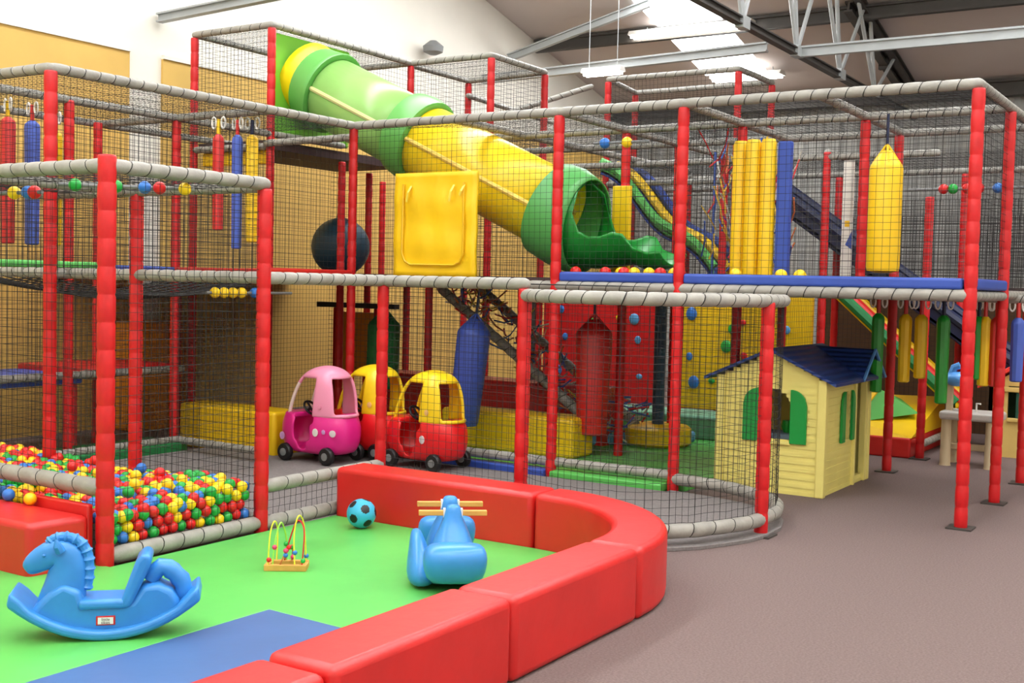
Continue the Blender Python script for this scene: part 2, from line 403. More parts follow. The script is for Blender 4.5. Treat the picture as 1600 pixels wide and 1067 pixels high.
# --- right walkway
f3 = thing('walkway_frame', 'two-storey red and grey frame carrying the blue-edged walkway at right', 'play frame')
for a, b, z0, z1, pl in ((-.9, 1.92, 0, T - .03, 0), (.23, 1.92, 0, T - .03, 0), (2.42, 1.92, 0, T - .03, 1), (2.42, 3.12, 0, T - .03, 1),
                         (-.9, 3.15, 0, T - .03, 0), (.23, 3.15, 0, T - .03, 0), (1.3, 3.15, D, T - .03, 0), (1.3, 4.2, 0, T - .03, 1), (1.34, 5.25, 0, T - .5, 1),
                         (.23, 4.3, 0, T, 0), (-.9, 4.3, 0, T, 0), (-2.0, 3.15, 0, D, 0), (.23, 5.5, 0, T, 0), (-.9, 5.5, 0, T, 0), (2.42, 4.3, 0, T, 1)):
    post(f3, a, b, z0, z1, plate=bool(pl), r=.045 if b == 1.92 else .042)
for a0, a1 in ((-3.13, -.9), (-.9, .23), (.23, 2.42)):
    rail(f3, (a0, 1.92, T), (a1, 1.92, T), r=.04)
    rail(f3, (a0, 1.92, D - .01), (a1, 1.92, D - .01), r=.043)
for b in (3.15, 4.3):
    for a0, a1 in ((-3.13, -2.0), (-2.0, -.9), (-.9, .23), (.23, 1.3), (1.3, 2.42)):
        rail(f3, (a0, b, T), (a1, b, T)); rail(f3, (a0, b, D - .02), (a1, b, D - .02))
for a in (-2.0, -.9, .23, 1.3, 2.42):
    rail(f3, (a, 1.92, T), (a, 3.15, T)); rail(f3, (a, 3.15, T), (a, 4.3, T))
    rail(f3, (a, 1.92, D - .01), (a, 3.15, D - .01))
rail(f3, (2.42, 3.15, D), (2.42, 4.6, D)); pass
for a0, a1 in ((-3.13, -2.0), (-2.0, -.9), (-.9, .23), (.23, 1.3), (1.3, 2.42)):
    netz(f3, a0, 1.92, a1, 1.92, D, T, cell=.055); netz(f3, a0, 3.15, a1, 3.15, D, T, m=NETG if a0 > 0 else NET); netz(f3, a0, 4.3, a1, 4.3, D, T)
    net(f3, (a0, 1.92, T), (a1 - a0, 0, 0), (0, 2.4, 0), cell=.055)
netz(f3, 2.42, 1.92, 2.42, 4.3, D, T); netz(f3, .23, 1.92, .23, 3.15, D + .1, T); netz(f3, -.9, 3.15, -.9, 4.3, D, T)
netz(f3, -.9, 4.3, .23, 4.3, .1, D); netz(f3, .23, 3.2, .23, 5.5, 1.0, D)
MB().box(-.95, 1.97, 1.6, 2.4, 4.3, 1.69).build('deck', DECKM, f3)
MB().box(-3.1, 1.97, 1.6, -.95, 4.3, 1.69).build('deck', DECKM, f3)  # added under the slide to darken the space below
for a0, a1 in ((-.86, .19), (.27, 2.37)):
    MB().box(a0, 1.9, 1.66, a1, 2.0, 1.74).build('edge_pad', BLUEP, f3, bevel=.02)
MB().box(2.37, 1.97, 1.66, 2.46, 3.07, 1.74).build('edge_pad', BLUEP, f3, bevel=.02)
# --- left wing
f4 = thing('left_wing_frame', 'two-storey netted wing with hanging curtain strips before the yellow wall', 'play frame')
for a, b, z0, z1 in ((-3.13, 1.92, 0, T), (-4.33, .85, 0, T), (-4.33, -.3, 0, T), (-5.3, .75, 0, T), (-4.33, 1.95, 0, 1.6), (-4.33, 3.15, 0, 2.9), (-3.13, 3.15, 0, 1.6),  (-4.33, -1.35, 0, T), (-5.5, -.3, 0, 2.95), (-5.5, 1.92, 0, D), (-4.8, .1, .0, .8), (-4.9, 4.3, 0, 2.9), (-5.5, 5.3, 0, 2.9)):
    post(f4, a, b, z0, z1)
rail(f4, (-3.13, -1.35, T), (-3.13, 1.92, T), r=.04); rail(f4, (-3.13, -1.35, T), (-4.33, -1.35, T), r=.04); rail(f4, (-3.13, 1.92, D), (-3.13, -1.35, D))
rail(f4, (-4.33, -1.35, T), (-4.33, .85, T)); rail(f4, (-4.33, .85, T), (-3.13, .85, T)); rail(f4, (-4.33, .85, T), (-5.4, .85, T))
rail(f4, (-5.4, -.5, T), (-5.4, 3.0, T)); rail(f4, (-4.33, 2.0, 2.97), (-3.13, 1.95, 2.97)); rail(f4, (-4.33, .85, T), (-4.33, 3.15, T))
rail(f4, (-4.33, -1.35, D), (-4.33, 3.15, D)); rail(f4, (-5.5, .85, D), (-3.13, .85, D)); rail(f4, (-3.13, -1.35, D), (-5.5, -1.35, D))
rail(f4, (-4.62, -1.3, .74), (-4.62, 1.2, .74)); rail(f4, (-4.28, -1.3, .12), (-4.28, .85, .12)); rail(f4, (-4.28, .85, .12), (-3.13, .8, .12))
for b0, b1 in ((-1.35, -.25), (-.25, .85), (.85, 1.92)):
    netz(f4, -3.13, b0, -3.13, b1, D, T, cell=.055); netz(f4, -4.33, b0, -4.33, b1, D, T)
    netz(f4, -5.4, b0, -5.4, b1, .1, T); netz(f4, -4.3, b0, -4.3, b1, .12, D)
net(f4, (-5.4, -1.35, T), (2.27, 0, 0), (0, 3.3, 0)); netz(f4, -3.13, .85, -4.33, .85, D, T); netz(f4, -3.13, -1.35, -5.4, -1.35, D, T)
netz(f4, -5.4, 1.92, -5.4, 4.3, .1, T); netz(f4, -4.33, .85, -3.13, .85, .12, D); netz(f4, -5.5, 4.3, -3.13, 4.3, .1, T)
mb = MB()
for i in range(7):
    x = -4.3 + i * 1.15 / 7; z = lambda t: D - .02 - .14 * math.sin(math.pi * t)
    for t0 in range(6): mb.tube([(x, -1.3 + 2.1 * t0 / 6, z(t0 / 6)), (x, -1.3 + 2.1 * (t0 + 1) / 6, z((t0 + 1) / 6))], .006, 3, cap=False)
for j in range(40):
    b = -1.3 + 2.1 * j / 40; zc = D - .02 - .14 * math.sin(math.pi * j / 40); mb.tube([(-4.3, b, zc), (-3.7, b, zc - .04), (-3.15, b, zc)], .005, 3, cap=False)
mb.build('sagging_net', NET, f4)
MB().box(-6.14, .9, 1.58, -3.17, 4.3, 1.67).build('deck', DECKM, f4)  # carried on to the wall to keep light off the panels below
MB().box(-5.6, -1.3, .66, -4.65, .1, .74).build('step_pad', BLUEP, f4, bevel=.02)
MB().box(-5.6, .1, .70, -4.65, 1.2, .79).build('step_pad', mat('dark_red_pad', (190, 25, 25), .45), f4, bevel=.02)
MB().box(-4.4, -1.3, 1.67, -4.28, .0, 1.73).build('edge_pad', GREEN, f4, bevel=.02)
MB().box(-4.4, .0, 1.66, -4.28, .85, 1.71).build('edge_pad', BLUEP, f4, bevel=.015)
MB().box(-3.2, .75, 1.65, -3.09, 1.9, 1.72).build('edge_pad', RED, f4, bevel=.02)
MB().box(-4.4, .8, 1.66, -3.2, .9, 1.71).build('edge_pad', RED, f4, bevel=.015)
# --- slide tower
f5 = thing('slide_tower_frame', 'tall netted tower from which the tube slide starts', 'play frame')
for a, b in ((-4.33, 2.06), (-5.43, 2.06), (-4.33, 4.33), (-3.21, 4.33), (-3.21, 5.48), (-4.4, 5.6)): post(f5, a, b, 0, TT - .03)
P5 = [(-5.43, 2.06), (-4.33, 2.06), (-4.33, 4.33), (-3.21, 4.33), (-3.21, 5.48), (-4.4, 5.6), (-4.4, 4.4)]
for i in range(len(P5) - 1):
    rail(f5, (*P5[i], TT), (*P5[i + 1], TT)); (a0, b0), (a1, b1) = P5[i], P5[i + 1]
    if i != 1: netz(f5, a0, b0, a1, b1, T if i == 0 else D, TT)
netz(f5, -4.33, 3.2, -4.33, 4.33, T, TT)
rail(f5, (-5.43, 2.06, TT), (-5.43, 4.33, TT)); rail(f5, (-5.43, 4.33, TT), (-4.33, 4.33, TT)); rail(f5, (-5.43, 2.06, 2.95), (-4.33, 2.06, 2.95))
rail(f5, (-4.33, 5.5, 3.95), (-4.6, 8.0, 3.95)); netz(f5, -5.43, 2.06, -5.43, 4.33, T, TT)
net(f5, (-5.43, 2.06, TT), (1.1, 0, 0), (0, 2.27, 0)); net(f5, (-4.33, 4.33, TT), (1.12, 0, 0), (0, 1.15, 0))
MB().box(-5.4, 2.1, 2.93, -4.4, 4.3, 3.02).build('deck', DECKM, f5)
MB().box(-4.42, 2.12, 3.06, -4.37, 3.3, 4.1).build('end_panel', PGRN, f5, bevel=.02)
for x0, x1, z in ((-5.35, -4.4, 2.78),): MB().box(x0, 2.1, z, x1, 2.16, z + .14).build('edge_pad', YEL, f5, bevel=.02)
# --- rear frame, high box
f6 = thing('rear_frame', 'tall netted frame far behind the walkway under the skylight', 'play frame')
P6 = [(-1.18, 6.5), (-1.16, 7.55), (-3.05, 7.55), (-2.9, 6.5)]
for a, b in P6: post(f6, a, b, 0, 4.17)
for i in range(4):
    (a0, b0), (a1, b1) = P6[i], P6[(i + 1) % 4]; rail(f6, (a0, b0, 4.2), (a1, b1, 4.2)); netz(f6, a0, b0, a1, b1, D, 4.2)
    rail(f6, (a0, b0, 2.9), (a1, b1, 2.9))
rail(f6, (-3.2, 6.6, 4.15), (-4.1, 5.9, 3.75))
for a in (-2.0, -.1, 1.3, 2.42):
    post(f6, a, 7.0, 0, 2.95)
for a0, a1 in ((-3.13, -2.0), (-2.0, -.1), (-.1, 1.3), (1.3, 2.42), (2.42, 3.6)):
    rail(f6, (a0, 7.0, 2.98), (a1, 7.0, 2.98)); rail(f6, (a0, 7.0, D), (a1, 7.0, D)); netz(f6, a0, 7.0, a1, 7.0, .1, 2.98)
for a0, a1 in ((-3.13, -2.0), (-2.0, -.9), (-.9, .23), (.23, 1.34)):
    rail(f6, (a0, 5.5, T - .05), (a1, 5.5, T - .05)); netz(f6, a0, 5.5, a1, 5.5, D, T)
    rail(f6, (a0, 5.5, D), (a1, 5.5, D))
netz(f6, -.1, 7.4, 3.6, 7.4, D, 2.7, cell=.035, r=.003); netz(f6, -.1, 7.2, 2.4, 7.2, D, 2.5, cell=.04, r=.003)
rail(f6, (.23, 5.5, T), (.23, 7.0, T)); rail(f6, (-2, 4.3, T), (-2, 7.0, T)); rail(f6, (-.9, 4.3, T), (-.9, 7.0, T))
net(f6, (-3.13, 5.5, T - .05), (5.5, 0, 0), (0, 1.5, 0), cell=.06)
for i in range(4): MB().box(-3.3 + i * .02, 5.45, 0, -3.25 + i * .02, 5.5, 1.6).build('upright', DSTEEL, f6) if i == 0 else None

# ================================================================== tube slide
ts = thing('tube_slide', 'enclosed tube slide of green and yellow sections curving down to a green chute', 'slide')
A0, A1 = Vector((-4.38, 2.62, 3.7)), Vector((-1.27, 2.62, 2.27)); ax = (A1 - A0).normalized()
sv = Vector((0, 1, 0)); uv = sv.cross(ax).normalized() * -1
def ringpts(c, r, n=36): return [c + (sv * math.cos(2 * math.pi * k / n) + uv * math.sin(2 * math.pi * k / n)) * r for k in range(n)]
def tubesec(name, stations, m, parent, n=36, solid=.012):
    mb = MB(); vs = []
    for t, r in stations: vs += ringpts(A0 + ax * t, r, n)
    fs = [(i * n + k, i * n + (k + 1) % n, (i + 1) * n + (k + 1) % n, (i + 1) * n + k) for i in range(len(stations) - 1) for k in range(n)]
    mb.add(vs, fs); return mb.build(name, m, parent, smooth=True, solid=solid, angle=50)
R = .36; LT = (A1 - A0).length; mid = 1.62
tubesec('mouth_ring', [(0, R + .02), (.02, R + .035), (.08, R + .03), (.14, R + .01), (.2, R)], mat('bright_yellow_ring', (250, 225, 10), .35), ts)
tubesec('tube_section', [(.15, R - .02), (.45, R)], LGRN, ts)
tubesec('joint_collar', [(.17, R), (.18, R + .03), (.26, R + .035), (.36, R + .05), (.40, R + .06), (.42, R + .055), (.43, R)], mat('collar_green', (100, 176, 84), .35), ts)
g = tubesec('tube_section', [(.42, R), (1.0, R), (mid, R)], LGRN, ts)
tubesec('joint_collar', [(mid - .14, R), (mid - .12, R + .05), (mid, R + .065), (mid + .12, R + .05), (mid + .14, R)], mat('collar_green', (100, 176, 84), .35), ts)
y = tubesec('tube_section', [(mid + .1, R), (2.4, R), (LT, R)], YELP, ts)
# seam flanges along both sides
for t0, t1, m in ((.43, mid - .12, mat('pale_flange', (205, 205, 140), .4)), (mid + .14, LT - .05, mat('pale_yellow_flange', (235, 200, 90), .4))):
    for s in (-1, 1):
        mb = MB(); a = A0 + ax * t0 + sv * s * (R - .002) + uv * .01; b = A0 + ax * t1 + sv * s * (R - .002) + uv * .01
        mb.tube([a, b], .026, 8); mb.build('seam_flange', m, ts, smooth=True)
# end collar bends to level, then an open chute
def sweep(name, path, m, parent, arc=(0, 360), n=36, solid=.016):
    """path: list of (point, dir angle from horizontal, radius, lower z-scale); arc degrees measured from bottom"""
    mb = MB(); full = arc is not None and arc == (0, 360); vs = []; cnt = n if full else n + 1
    for p, ang, r, half in path:
        d = Vector((math.cos(ang), 0, math.sin(ang))); u2 = Vector((-math.sin(ang), 0, math.cos(ang)))
        for k in range(cnt):
            th = (2 * math.pi * k / n) if full else math.radians(-half + 2 * half * k / n)
            vs.append(Vector(p) + Vector((0, 1, 0)) * math.sin(th) * r + u2 * -math.cos(th) * r)
    fs = []
    for i in range(len(path) - 1):
        for k in range(n):
            fs.append((i * cnt + k, i * cnt + (k + 1) % cnt, (i + 1) * cnt + (k + 1) % cnt, (i + 1) * cnt + k))
    mb.add(vs, fs); return mb.build(name, m, parent, smooth=True, solid=solid, angle=50)
ang0 = math.atan2(ax.z, ax.x)
sweep('end_collar', [(A1 + ax * -.12, ang0, R + .01, 180), (A1 + ax * -.1, ang0, R + .075, 180), (A1 + ax * .06, ang0 * .8, R + .09, 180), (A1 + ax * .22, ang0 * .5, R + .08, 180), (A1 + ax * .3 + Vector((0, 0, .01)), ang0 * .4, R + .06, 180)], mat('end_collar_green', (84, 165, 84), .4), ts)
c0 = A1 + ax * .22
mouth = sweep('chute', [(c0 + Vector((k * .76, 0, z)), g_, R * r_, h) for k, z, g_, r_, h in ((0, 0, ang0 * .5, 1.08, 178), (.06, -.01, ang0 * .5, 1.05, 140), (.14, -.02, ang0 * .3, 1.02, 104), (.24, -.03, ang0 * .15, 1, 82),
    (.36, -.03, 0, 1, 74), (.5, -.02, 0, .98, 72), (.66, .0, 0, .98, 75), (.8, .0, -.1, .98, 72), (.92, -.03, -.1, 1.0, 58), (1.05, .0, .05, 1.1, 48), (1.17, .05, .1, 1.15, 42))], mat('chute_green', (22, 140, 48), .3), ts, arc=None)

# ================================================================== red padded wall, mats, step
def padmod(name, label, pts, z1, m, group=None, cat='padded block', z0=0, bev=.035):
    o = MB().prism(pts, z0, z1, 'z').build(name, m, smooth=True, bevel=bev, bseg=4); return tag(o, label, cat, group)
PG = 'red padded wall blocks around the toddler area'
padmod('padded_wall_block', 'long straight red padded block in front of the toy cars', [(-1.13, -.57), (.44, -.57), (.44, -.27), (-1.13, -.27)], .36, RED, PG)
arc = []; C0 = (.45, -1.45)
o_ = [(C0[0] + 1.18 * math.sin(t), C0[1] + 1.18 * math.cos(t)) for t in [math.pi / 2 * i / 14 for i in range(15)]]
i_ = [(C0[0] + .88 * math.sin(t), C0[1] + .88 * math.cos(t)) for t in [math.pi / 2 * i / 14 for i in range(15)]]
padmod('padded_wall_block', 'curved red padded corner block beside the rounded bay', [(.45, i_[0][1])] + o_ + [(1.63, -1.5), (1.33, -1.5)] + i_[::-1][:-1], .36, RED, PG)
padmod('padded_wall_block', 'straight red padded block next to the curved corner on the carpet side', [(1.33, -2.64), (1.63, -2.64), (1.63, -1.51), (1.33, -1.51)], .36, RED, PG)
padmod('padded_wall_block', 'red padded block below the blue seesaw toward the viewer', [(1.32, -3.74), (1.63, -3.74), (1.63, -2.65), (1.32, -2.65)], .36, RED, PG)
padmod('padded_wall_block', 'red padded block cut off by the bottom edge of the picture', [(1.26, -5.2), (1.58, -5.2), (1.615, -3.75), (1.31, -3.75)], .345, RED, PG)
mt = padmod('floor_mat', 'bright green vinyl floor mat inside the red padded wall', [(-4.2, -5.2), (.10, -5.2), (.14, -2.5), (1.34, -2.56), (1.34, -1.4), (1.2, -.9), (.9, -.6), (.45, -.57), (-1.13, -.57), (-1.13, -2.42), (-4.2, -2.42)], .03, GREEN, None, 'floor mat', bev=.006)
padmod('floor_mat', 'blue vinyl floor mat beside the nearest red padded blocks', [(.105, -5.2), (1.3, -5.2), (1.32, -2.565), (.145, -2.505)], .031, BLUEM, None, 'floor mat', bev=.006)
padmod('padded_step', 'scuffed red padded step left of the ball pit corner post', [(-2.9, -2.83), (-1.27, -2.83), (-1.24, -2.47), (-2.9, -2.47)], .31, RED, None, 'padded step')
padmod('padded_step', 'low red padded band behind the step under the grey rail', [(-1.85, -2.46), (-1.27, -2.46), (-1.27, -2.42), (-1.85, -2.42)], .36, RED, None, 'padded step', bev=.012)
ct = [(-3.6, -1.15), (-1.15, -1.15), (-1.15, 0)] + [(a + (.06 if b < 1.8 else 0), b - .04) for a, b in bay[1:]] + [(.23, 1.8), (-4.2, 1.8), (-4.2, -1.15)]
padmod('court_carpet', 'grey carpeted floor of the netted toy car court', ct, .025, COURT, None, 'carpet', bev=.004)
padmod('floor_mat', 'green foam strip under the court rail right of centre', [(-.86, 1.82), (.17, 1.82), (.17, 2.0), (-.86, 2.0)], .07, GREEN, None, 'floor mat', bev=.015)
padmod('floor_mat', 'blue foam strip under the court rail left of centre', [(-2.2, 1.9), (-.93, 1.84), (-.93, 2.0), (-2.2, 2.0)], .07, BLUEP, None, 'floor mat', bev=.015)
padmod('floor_mat', 'green mat floor behind the court leading to the climbing walls', [(-3.1, 2.0), (.3, 2.0), (.3, 5.3), (-3.1, 5.3)], .05, GREEN, None, 'floor mat', bev=.01)
padmod('floor_mat', 'dark green foam strip along the far left rail', [(-4.75, -1.3), (-4.2, -1.3), (-4.2, .9), (-4.75, .9)], .1, DGRN, None, 'floor mat', bev=.01)
padmod('padded_block', 'low yellow padded block behind the court rail', [(-2.55, 2.6), (-1.08, 2.6), (-1.08, 3.0), (-2.55, 3.0)], .42, YEL, None, 'padded block', z0=.05)
padmod('padded_block', 'low yellow padded block behind the ball pit at left', [(-4.6, 1.15), (-3.35, 1.15), (-3.35, 1.5), (-4.6, 1.5)], .42, YEL, None, 'padded block')
padmod('padded_block', 'blue padded block left of the pink toy car', [(-3.5, 1.98), (-2.7, 1.98), (-2.7, 2.3), (-3.5, 2.3)], .34, BLUEP, None, 'padded block', z0=.17)
padmod('padded_block', 'green padded block left of the pink toy car under the blue one', [(-3.5, 1.98), (-2.7, 1.98), (-2.7, 2.3), (-3.5, 2.3)], .17, GREEN, None, 'padded block')
padmod('padded_block', 'long dark red padded block in the shade behind the yellow blocks', [(-4.2, 3.6), (-1.3, 3.6), (-1.3, 4.0), (-4.2, 4.0)], .62, RED, None, 'padded block')
padmod('padded_block', 'orange padded block in the far left corner before the wall', [(-6.0, 1.5), (-5.65, 1.5), (-5.65, 2.25), (-6.0, 2.25)], 1.15, mat('orange_vinyl', (225, 140, 30), .5), None, 'padded block', z0=0)
hb = thing('hatch_panel', 'small orange padded hatch in a dark frame against the wall', 'hatch', (-4.9, 4.1, 0))
MB().box(-.28, 0, .5, .28, .05, 1.25).build('panel', mat('orange_vinyl', (225, 140, 30), .5), hb, bevel=.01)
for x in (-.34, .28): MB().box(x, -.02, 0, x + .06, .06, 1.3).build('side_post', mat('dark_red_pad', (190, 25, 25), .45), hb, bevel=.01)
MB().box(-.6, -.02, 1.3, .6, .06, 1.36).build('top_bar', DSTEEL, hb)

# ================================================================== balls in the pit
BR = .036
balls = []
def fill(a, b): return .285 + .035 * math.sin(a * 3.1) * math.cos(b * 4.3)
rows = int((1.12) / (BR * 1.75))
j = 0; b = -2.33
while b < -1.24:
    a = -1.27 - (BR if j % 2 else 0)
    while a > -3.75:
        balls.append((a + random.uniform(-.008, .008), b + random.uniform(-.008, .008), fill(a, b) + random.uniform(-.018, .022)))
        a -= BR * 2.02
    b += BR * 1.78; j += 1
for lay, z in enumerate((.135, .195, .255)):
    b = -2.3 + (BR if lay % 2 else 0)
    while b < -1.26:
        balls.append((-1.262 - random.uniform(0, .02), b, z + random.uniform(-.006, .006)))
        b += BR * 2.02
b = -1.0
for lay, z in enumerate((.1, .17, .24)):
    a = -2.35 - (BR if lay % 2 else 0)
    while a > -3.0: balls.append((a, -2.335, z)); a -= BR * 2.04
for k in range(16): balls.append((random.uniform(-2.6, -1.4), random.uniform(-2.25, -1.35), .285 + .07 + random.uniform(0, .01)))
camp = Vector((4.139, -6.642, 1.63))
def scr(p):
    v = Vector(p) - camp; d = v.dot(fw); return 800 + 1842.8 * v.dot(rt) / d, 533.5 - 1842.8 * v.dot(up) / d, d
vis = sorted([p for p in balls if scr(p)[0] > -12], key=lambda p: scr(p)[2]); rest = [p for p in balls if scr(p)[0] <= -12]
random.seed(5)
names = ['red', 'yellow', 'green', 'blue']; protos = []
for c in range(4):
    o = MB().sph((0, 0, 0), BR, 14, 9).build('plastic_ball', PLASTICS[c], smooth=True); protos.append(o)
used = [0] * 4
for p in vis[:300]:
    c = random.choices(range(4), (33, 25, 24, 18))[0]
    o = protos[c] if not used[c] else protos[c].copy()
    if used[c]: COL.objects.link(o)
    used[c] = 1; o.location = p
    tag(o, '%s plastic ball lying in the ball pit' % names[c], 'ball', '%s balls in the ball pit' % names[c])
sb = MB()
for p in vis[300:] + rest:
    sb.cur = random.choices(range(4), (33, 25, 24, 18))[0]; sb.sph(p, BR, 10, 7)
tag(sb.build('plastic_ball_heap', PLASTICS, smooth=True), 'far heap of mixed coloured balls at the back of the pit', 'balls', kind='stuff')

for a, b_, c, lab in ((-1.72, -2.5, 1, 'yellow plastic ball resting on the red step beside the pit'), (-1.92, -2.5, 3, 'blue plastic ball resting on the red step near the left edge')):
    o = protos[c].copy(); COL.objects.link(o); o.location = (a, b_, .31 + BR); tag(o, lab, 'ball')
    if 'group' in o: del o['group']
# strung beads under the cage top and other bead rods
def bead_rod(label, p, q, cols, spots, r=.042):
    t = thing('bead_rod', label, 'bead rod', p); P, Q = Vector(p), Vector(q)
    MB().tube([Vector((0, 0, 0)), Q - P], .012, 8).build('rod', GALV, t)
    for c, s in zip(cols, spots):
        MB().sph((Q - P) * s, r, 12, 8).build('bead', PLASTICS[c], t, smooth=True)
bead_rod('thin rod of green blue red and yellow beads under the ball pit cage top', (-1.75, -2.3, 2.14), (-1.2, -1.78, 2.14), (2, 2, 3, 0, 1), (.12, .42, .63, .74, .93), .038)
bead_rod('thin rod with blue and red beads at the left edge', (-2.5, -2.3, 2.1), (-1.9, -2.3, 2.1), (1, 3, 0), (.56, .78, .88), .04)
bead_rod('rod of yellow beads and one blue bead under the left deck', (-3.12, .1, 1.5), (-3.12, 1.1, 1.5), (1, 1, 1, 1, 3), (.1, .2, .3, .4, .55), .045)
bead_rod('rod with blue and yellow beads under the walkway roof', (-.6, 1.98, 2.8), (-.1, 2.0, 2.8), (3, 1), (.2, .6), .045)
bead_rod('rod of small coloured beads at the far right of the walkway', (1.4, 4.2, 2.55), (2.4, 4.2, 2.55), (0, 2, 0, 3, 0), (.3, .38, .5, .75, .6), .045)

# loose balls along the walkway deck
rowb = [(-.82, 0), (-.55, 0), (-.42, 1), (-.36, 0), (-.28, 1), (-.16, 1), (-.03, 0), (.08, 1), (.12, 0), (.62, 1), (.98, 1), (1.12, 1)]
for i, (a, c) in enumerate(rowb):
    o = MB().sph((0, 0, 0), .05, 14, 9).build('plastic_ball', PLASTICS[c], smooth=True); o.location = (a, 2.12 + .03 * (i % 3), 1.74)
    tag(o, '%s ball lying on the deck behind the blue walkway edge' % names[c], 'ball', '%s balls on the walkway deck' % names[c])

# ================================================================== toy cars
def superring(hl, hw, z, n=40, e=2.6, cx=0):
    out = []
    for k in range(n):
        t = 2 * math.pi * k / n; c, s = math.cos(t), math.sin(t)
        out.append((cx + hl * math.copysign(abs(c) ** (2 / e), c), hw * math.copysign(abs(s) ** (2 / e), s), z))
    return out
def toy_car(label, loc, rz_, body, top, front, extra):
    t = thing('toy_car', label, 'toy car', loc, rz_, None)
    n = 72
    # lower body: rounded tub with door openings both sides
    st = [(.30, .17, .085), (.345, .195, .12), (.37, .215, .20), (.375, .22, .28), (.365, .22, .35), (.34, .205, .40), (.335, .20, .425)]
    mb = MB(); vs = [(-.0, 0, .08)]
    for hl, hw, z in st: vs += superring(hl, hw, z, n)
    fs = [(0, 1 + (k + 1) % n, 1 + k) for k in range(n)]
    for i in range(len(st) - 1):
        for k in range(n):
            am = 360 * (k + .5) / n; zm = (st[i][2] + st[i + 1][2]) / 2
            side = min(abs(am - 86), abs(am - 274))
            if side < 5 + (zm - .13) * 32 and zm > .13: continue
            fs.append((1 + i * n + k, 1 + i * n + (k + 1) % n, 1 + (i + 1) * n + (k + 1) % n, 1 + (i + 1) * n + k))
    mb.add(vs, fs); bd = mb.build('body', body, t, smooth=True, solid=.022, subsurf=1)
    # bonnet and rear shelf
    mb = MB(); r1 = superring(.335, .2, .42, n); 
    ft = [p for p in r1 if p[0] > .14]; ft.sort(key=lambda p: p[1]); mb.prism([(p[0], p[1]) for p in ft], .385, .43, 'z'); mb.build('bonnet', body, t, smooth=True, bevel=.015)
    mb = MB(); ft = [p for p in r1 if p[0] < -.2]; ft.sort(key=lambda p: p[1]); mb.prism([(p[0], p[1]) for p in ft], .385, .43, 'z'); mb.build('rear_shelf', body, t, smooth=True, bevel=.015)
    # roof dome with window openings
    st = [(.335, .20, .405), (.332, .20, .44), (.315, .198, .53), (.285, .192, .62), (.25, .18, .695), (.215, .168, .74), (.165, .14, .785), (.105, .095, .815), (.04, .04, .83)]
    mb = MB(); vs = []
    for hl, hw, z in st: vs += superring(hl, hw, z, n, 2.5, cx=-.02 - (z - .42) * .12)
    vs.append((-.068, 0, .832)); fs = [(len(st) * n, (len(st) - 1) * n + k, (len(st) - 1) * n + (k + 1) % n) for k in range(n)]; mi = [0] * n
    for i in range(len(st) - 1):
        for k in range(n):
            am = 360 * (k + .5) / n; zm = (st[i][2] + st[i + 1][2]) / 2; a2 = am if am <= 180 else 360 - am
            if zm < .73 and (a2 < 33 or 44 < a2 < 94): continue
            if .43 < zm < .73 and a2 > 134: continue
            fs.append((i * n + k, i * n + (k + 1) % n, (i + 1) * n + (k + 1) % n, (i + 1) * n + k)); mi.append(1 if a2 < 52 and zm < .66 else 0)
    mb.v = [tuple(v) for v in vs]; mb.f = fs; mb.mi = mi
    mb.build('roof', [top, front], t, smooth=True, solid=.03, subsurf=1)
    for x in (-.24, .24):
        for s in (-1, 1):
            wh = MB(); wh.lathe([(.03, -.03), (.068, -.028), (.078, -.015), (.078, .015), (.068, .028), (.03, .03)], 20)
            o = wh.build('wheel', BLK, t, smooth=True, angle=40); o.location = (x, s * .2, .078); o.rotation_euler = (math.pi / 2, 0, 0)
            h = MB().lathe([(.012, -.036), (.034, -.034), (.034, .034), (.012, .036)], 12).build('hub', GALV, o, smooth=True)
            for q in range(5):
                pass
    seat = MB().box(-.24, -.15, .16, -.02, .15, .22).build('seat', body, t, bevel=.02)
    stw = MB(); stw.tube([(math.cos(a) * .07, math.sin(a) * .07, 0) for a in [i * math.pi / 8 for i in range(17)]], .011, 6, cap=False); stw.tube([(-.07, 0, 0), (.07, 0, 0)], .01, 5); stw.tube([(0, 0, 0), (0, 0, -.1)], .015, 6)
    o = stw.build('steering_wheel', BLK, t, smooth=True); o.location = (.13, 0, .46); o.rotation_euler = (0, -.9, 0)
    for nm, (x, y, z, rr, sx), m in extra:
        s = MB().lathe([(rr * .6, 0), (rr, .004), (rr, .008), (rr * .5, .01)], 16); o = s.build(nm, m, t, smooth=True); o.location = (x, y, z); o.rotation_euler = (math.pi / 2 * (1 if y < 0 else -1), 0, 0)
        o.scale = (sx, 1, 1)
    return t
STK = mat('white_sticker', (225, 215, 215), .5); STM = mat('lilac_sticker', (200, 150, 200), .5); STR = mat('pale_orange_sticker', (235, 190, 120), .5)
PZ = math.pi
toy_car('pink toy car with light pink roof parked before the other two', (-2.86, 1.23, .025), PZ, PINK, LPNK, CREAMP,
        [('fuel_cap', (-.13, .222, .28, .035, .9), WHT), ('sticker', (-.30, .19, .28, .03, 1.2), STK), ('sticker', (.27, .205, .22, .035, .8), STM), ('sticker', (-.22, .218, .29, .02, 1), STM), ('sticker', (-.16, .205, .50, .02, .9), LPNK)])
toy_car('red toy car with yellow roof half hidden behind the pink one', (-2.70, 1.70, .025), PZ, REDT, YELP, YELP, [('sticker', (-.17, .208, .5, .025, 1), STR)])
toy_car('red toy car with yellow roof standing alone right of the red post', (-1.93, 1.55, .025), PZ - .06, REDT, YELP, YELP,
        [('fuel_cap', (-.13, .222, .27, .035, .8), STK), ('sticker', (-.16, .205, .5, .024, .9), STR)])

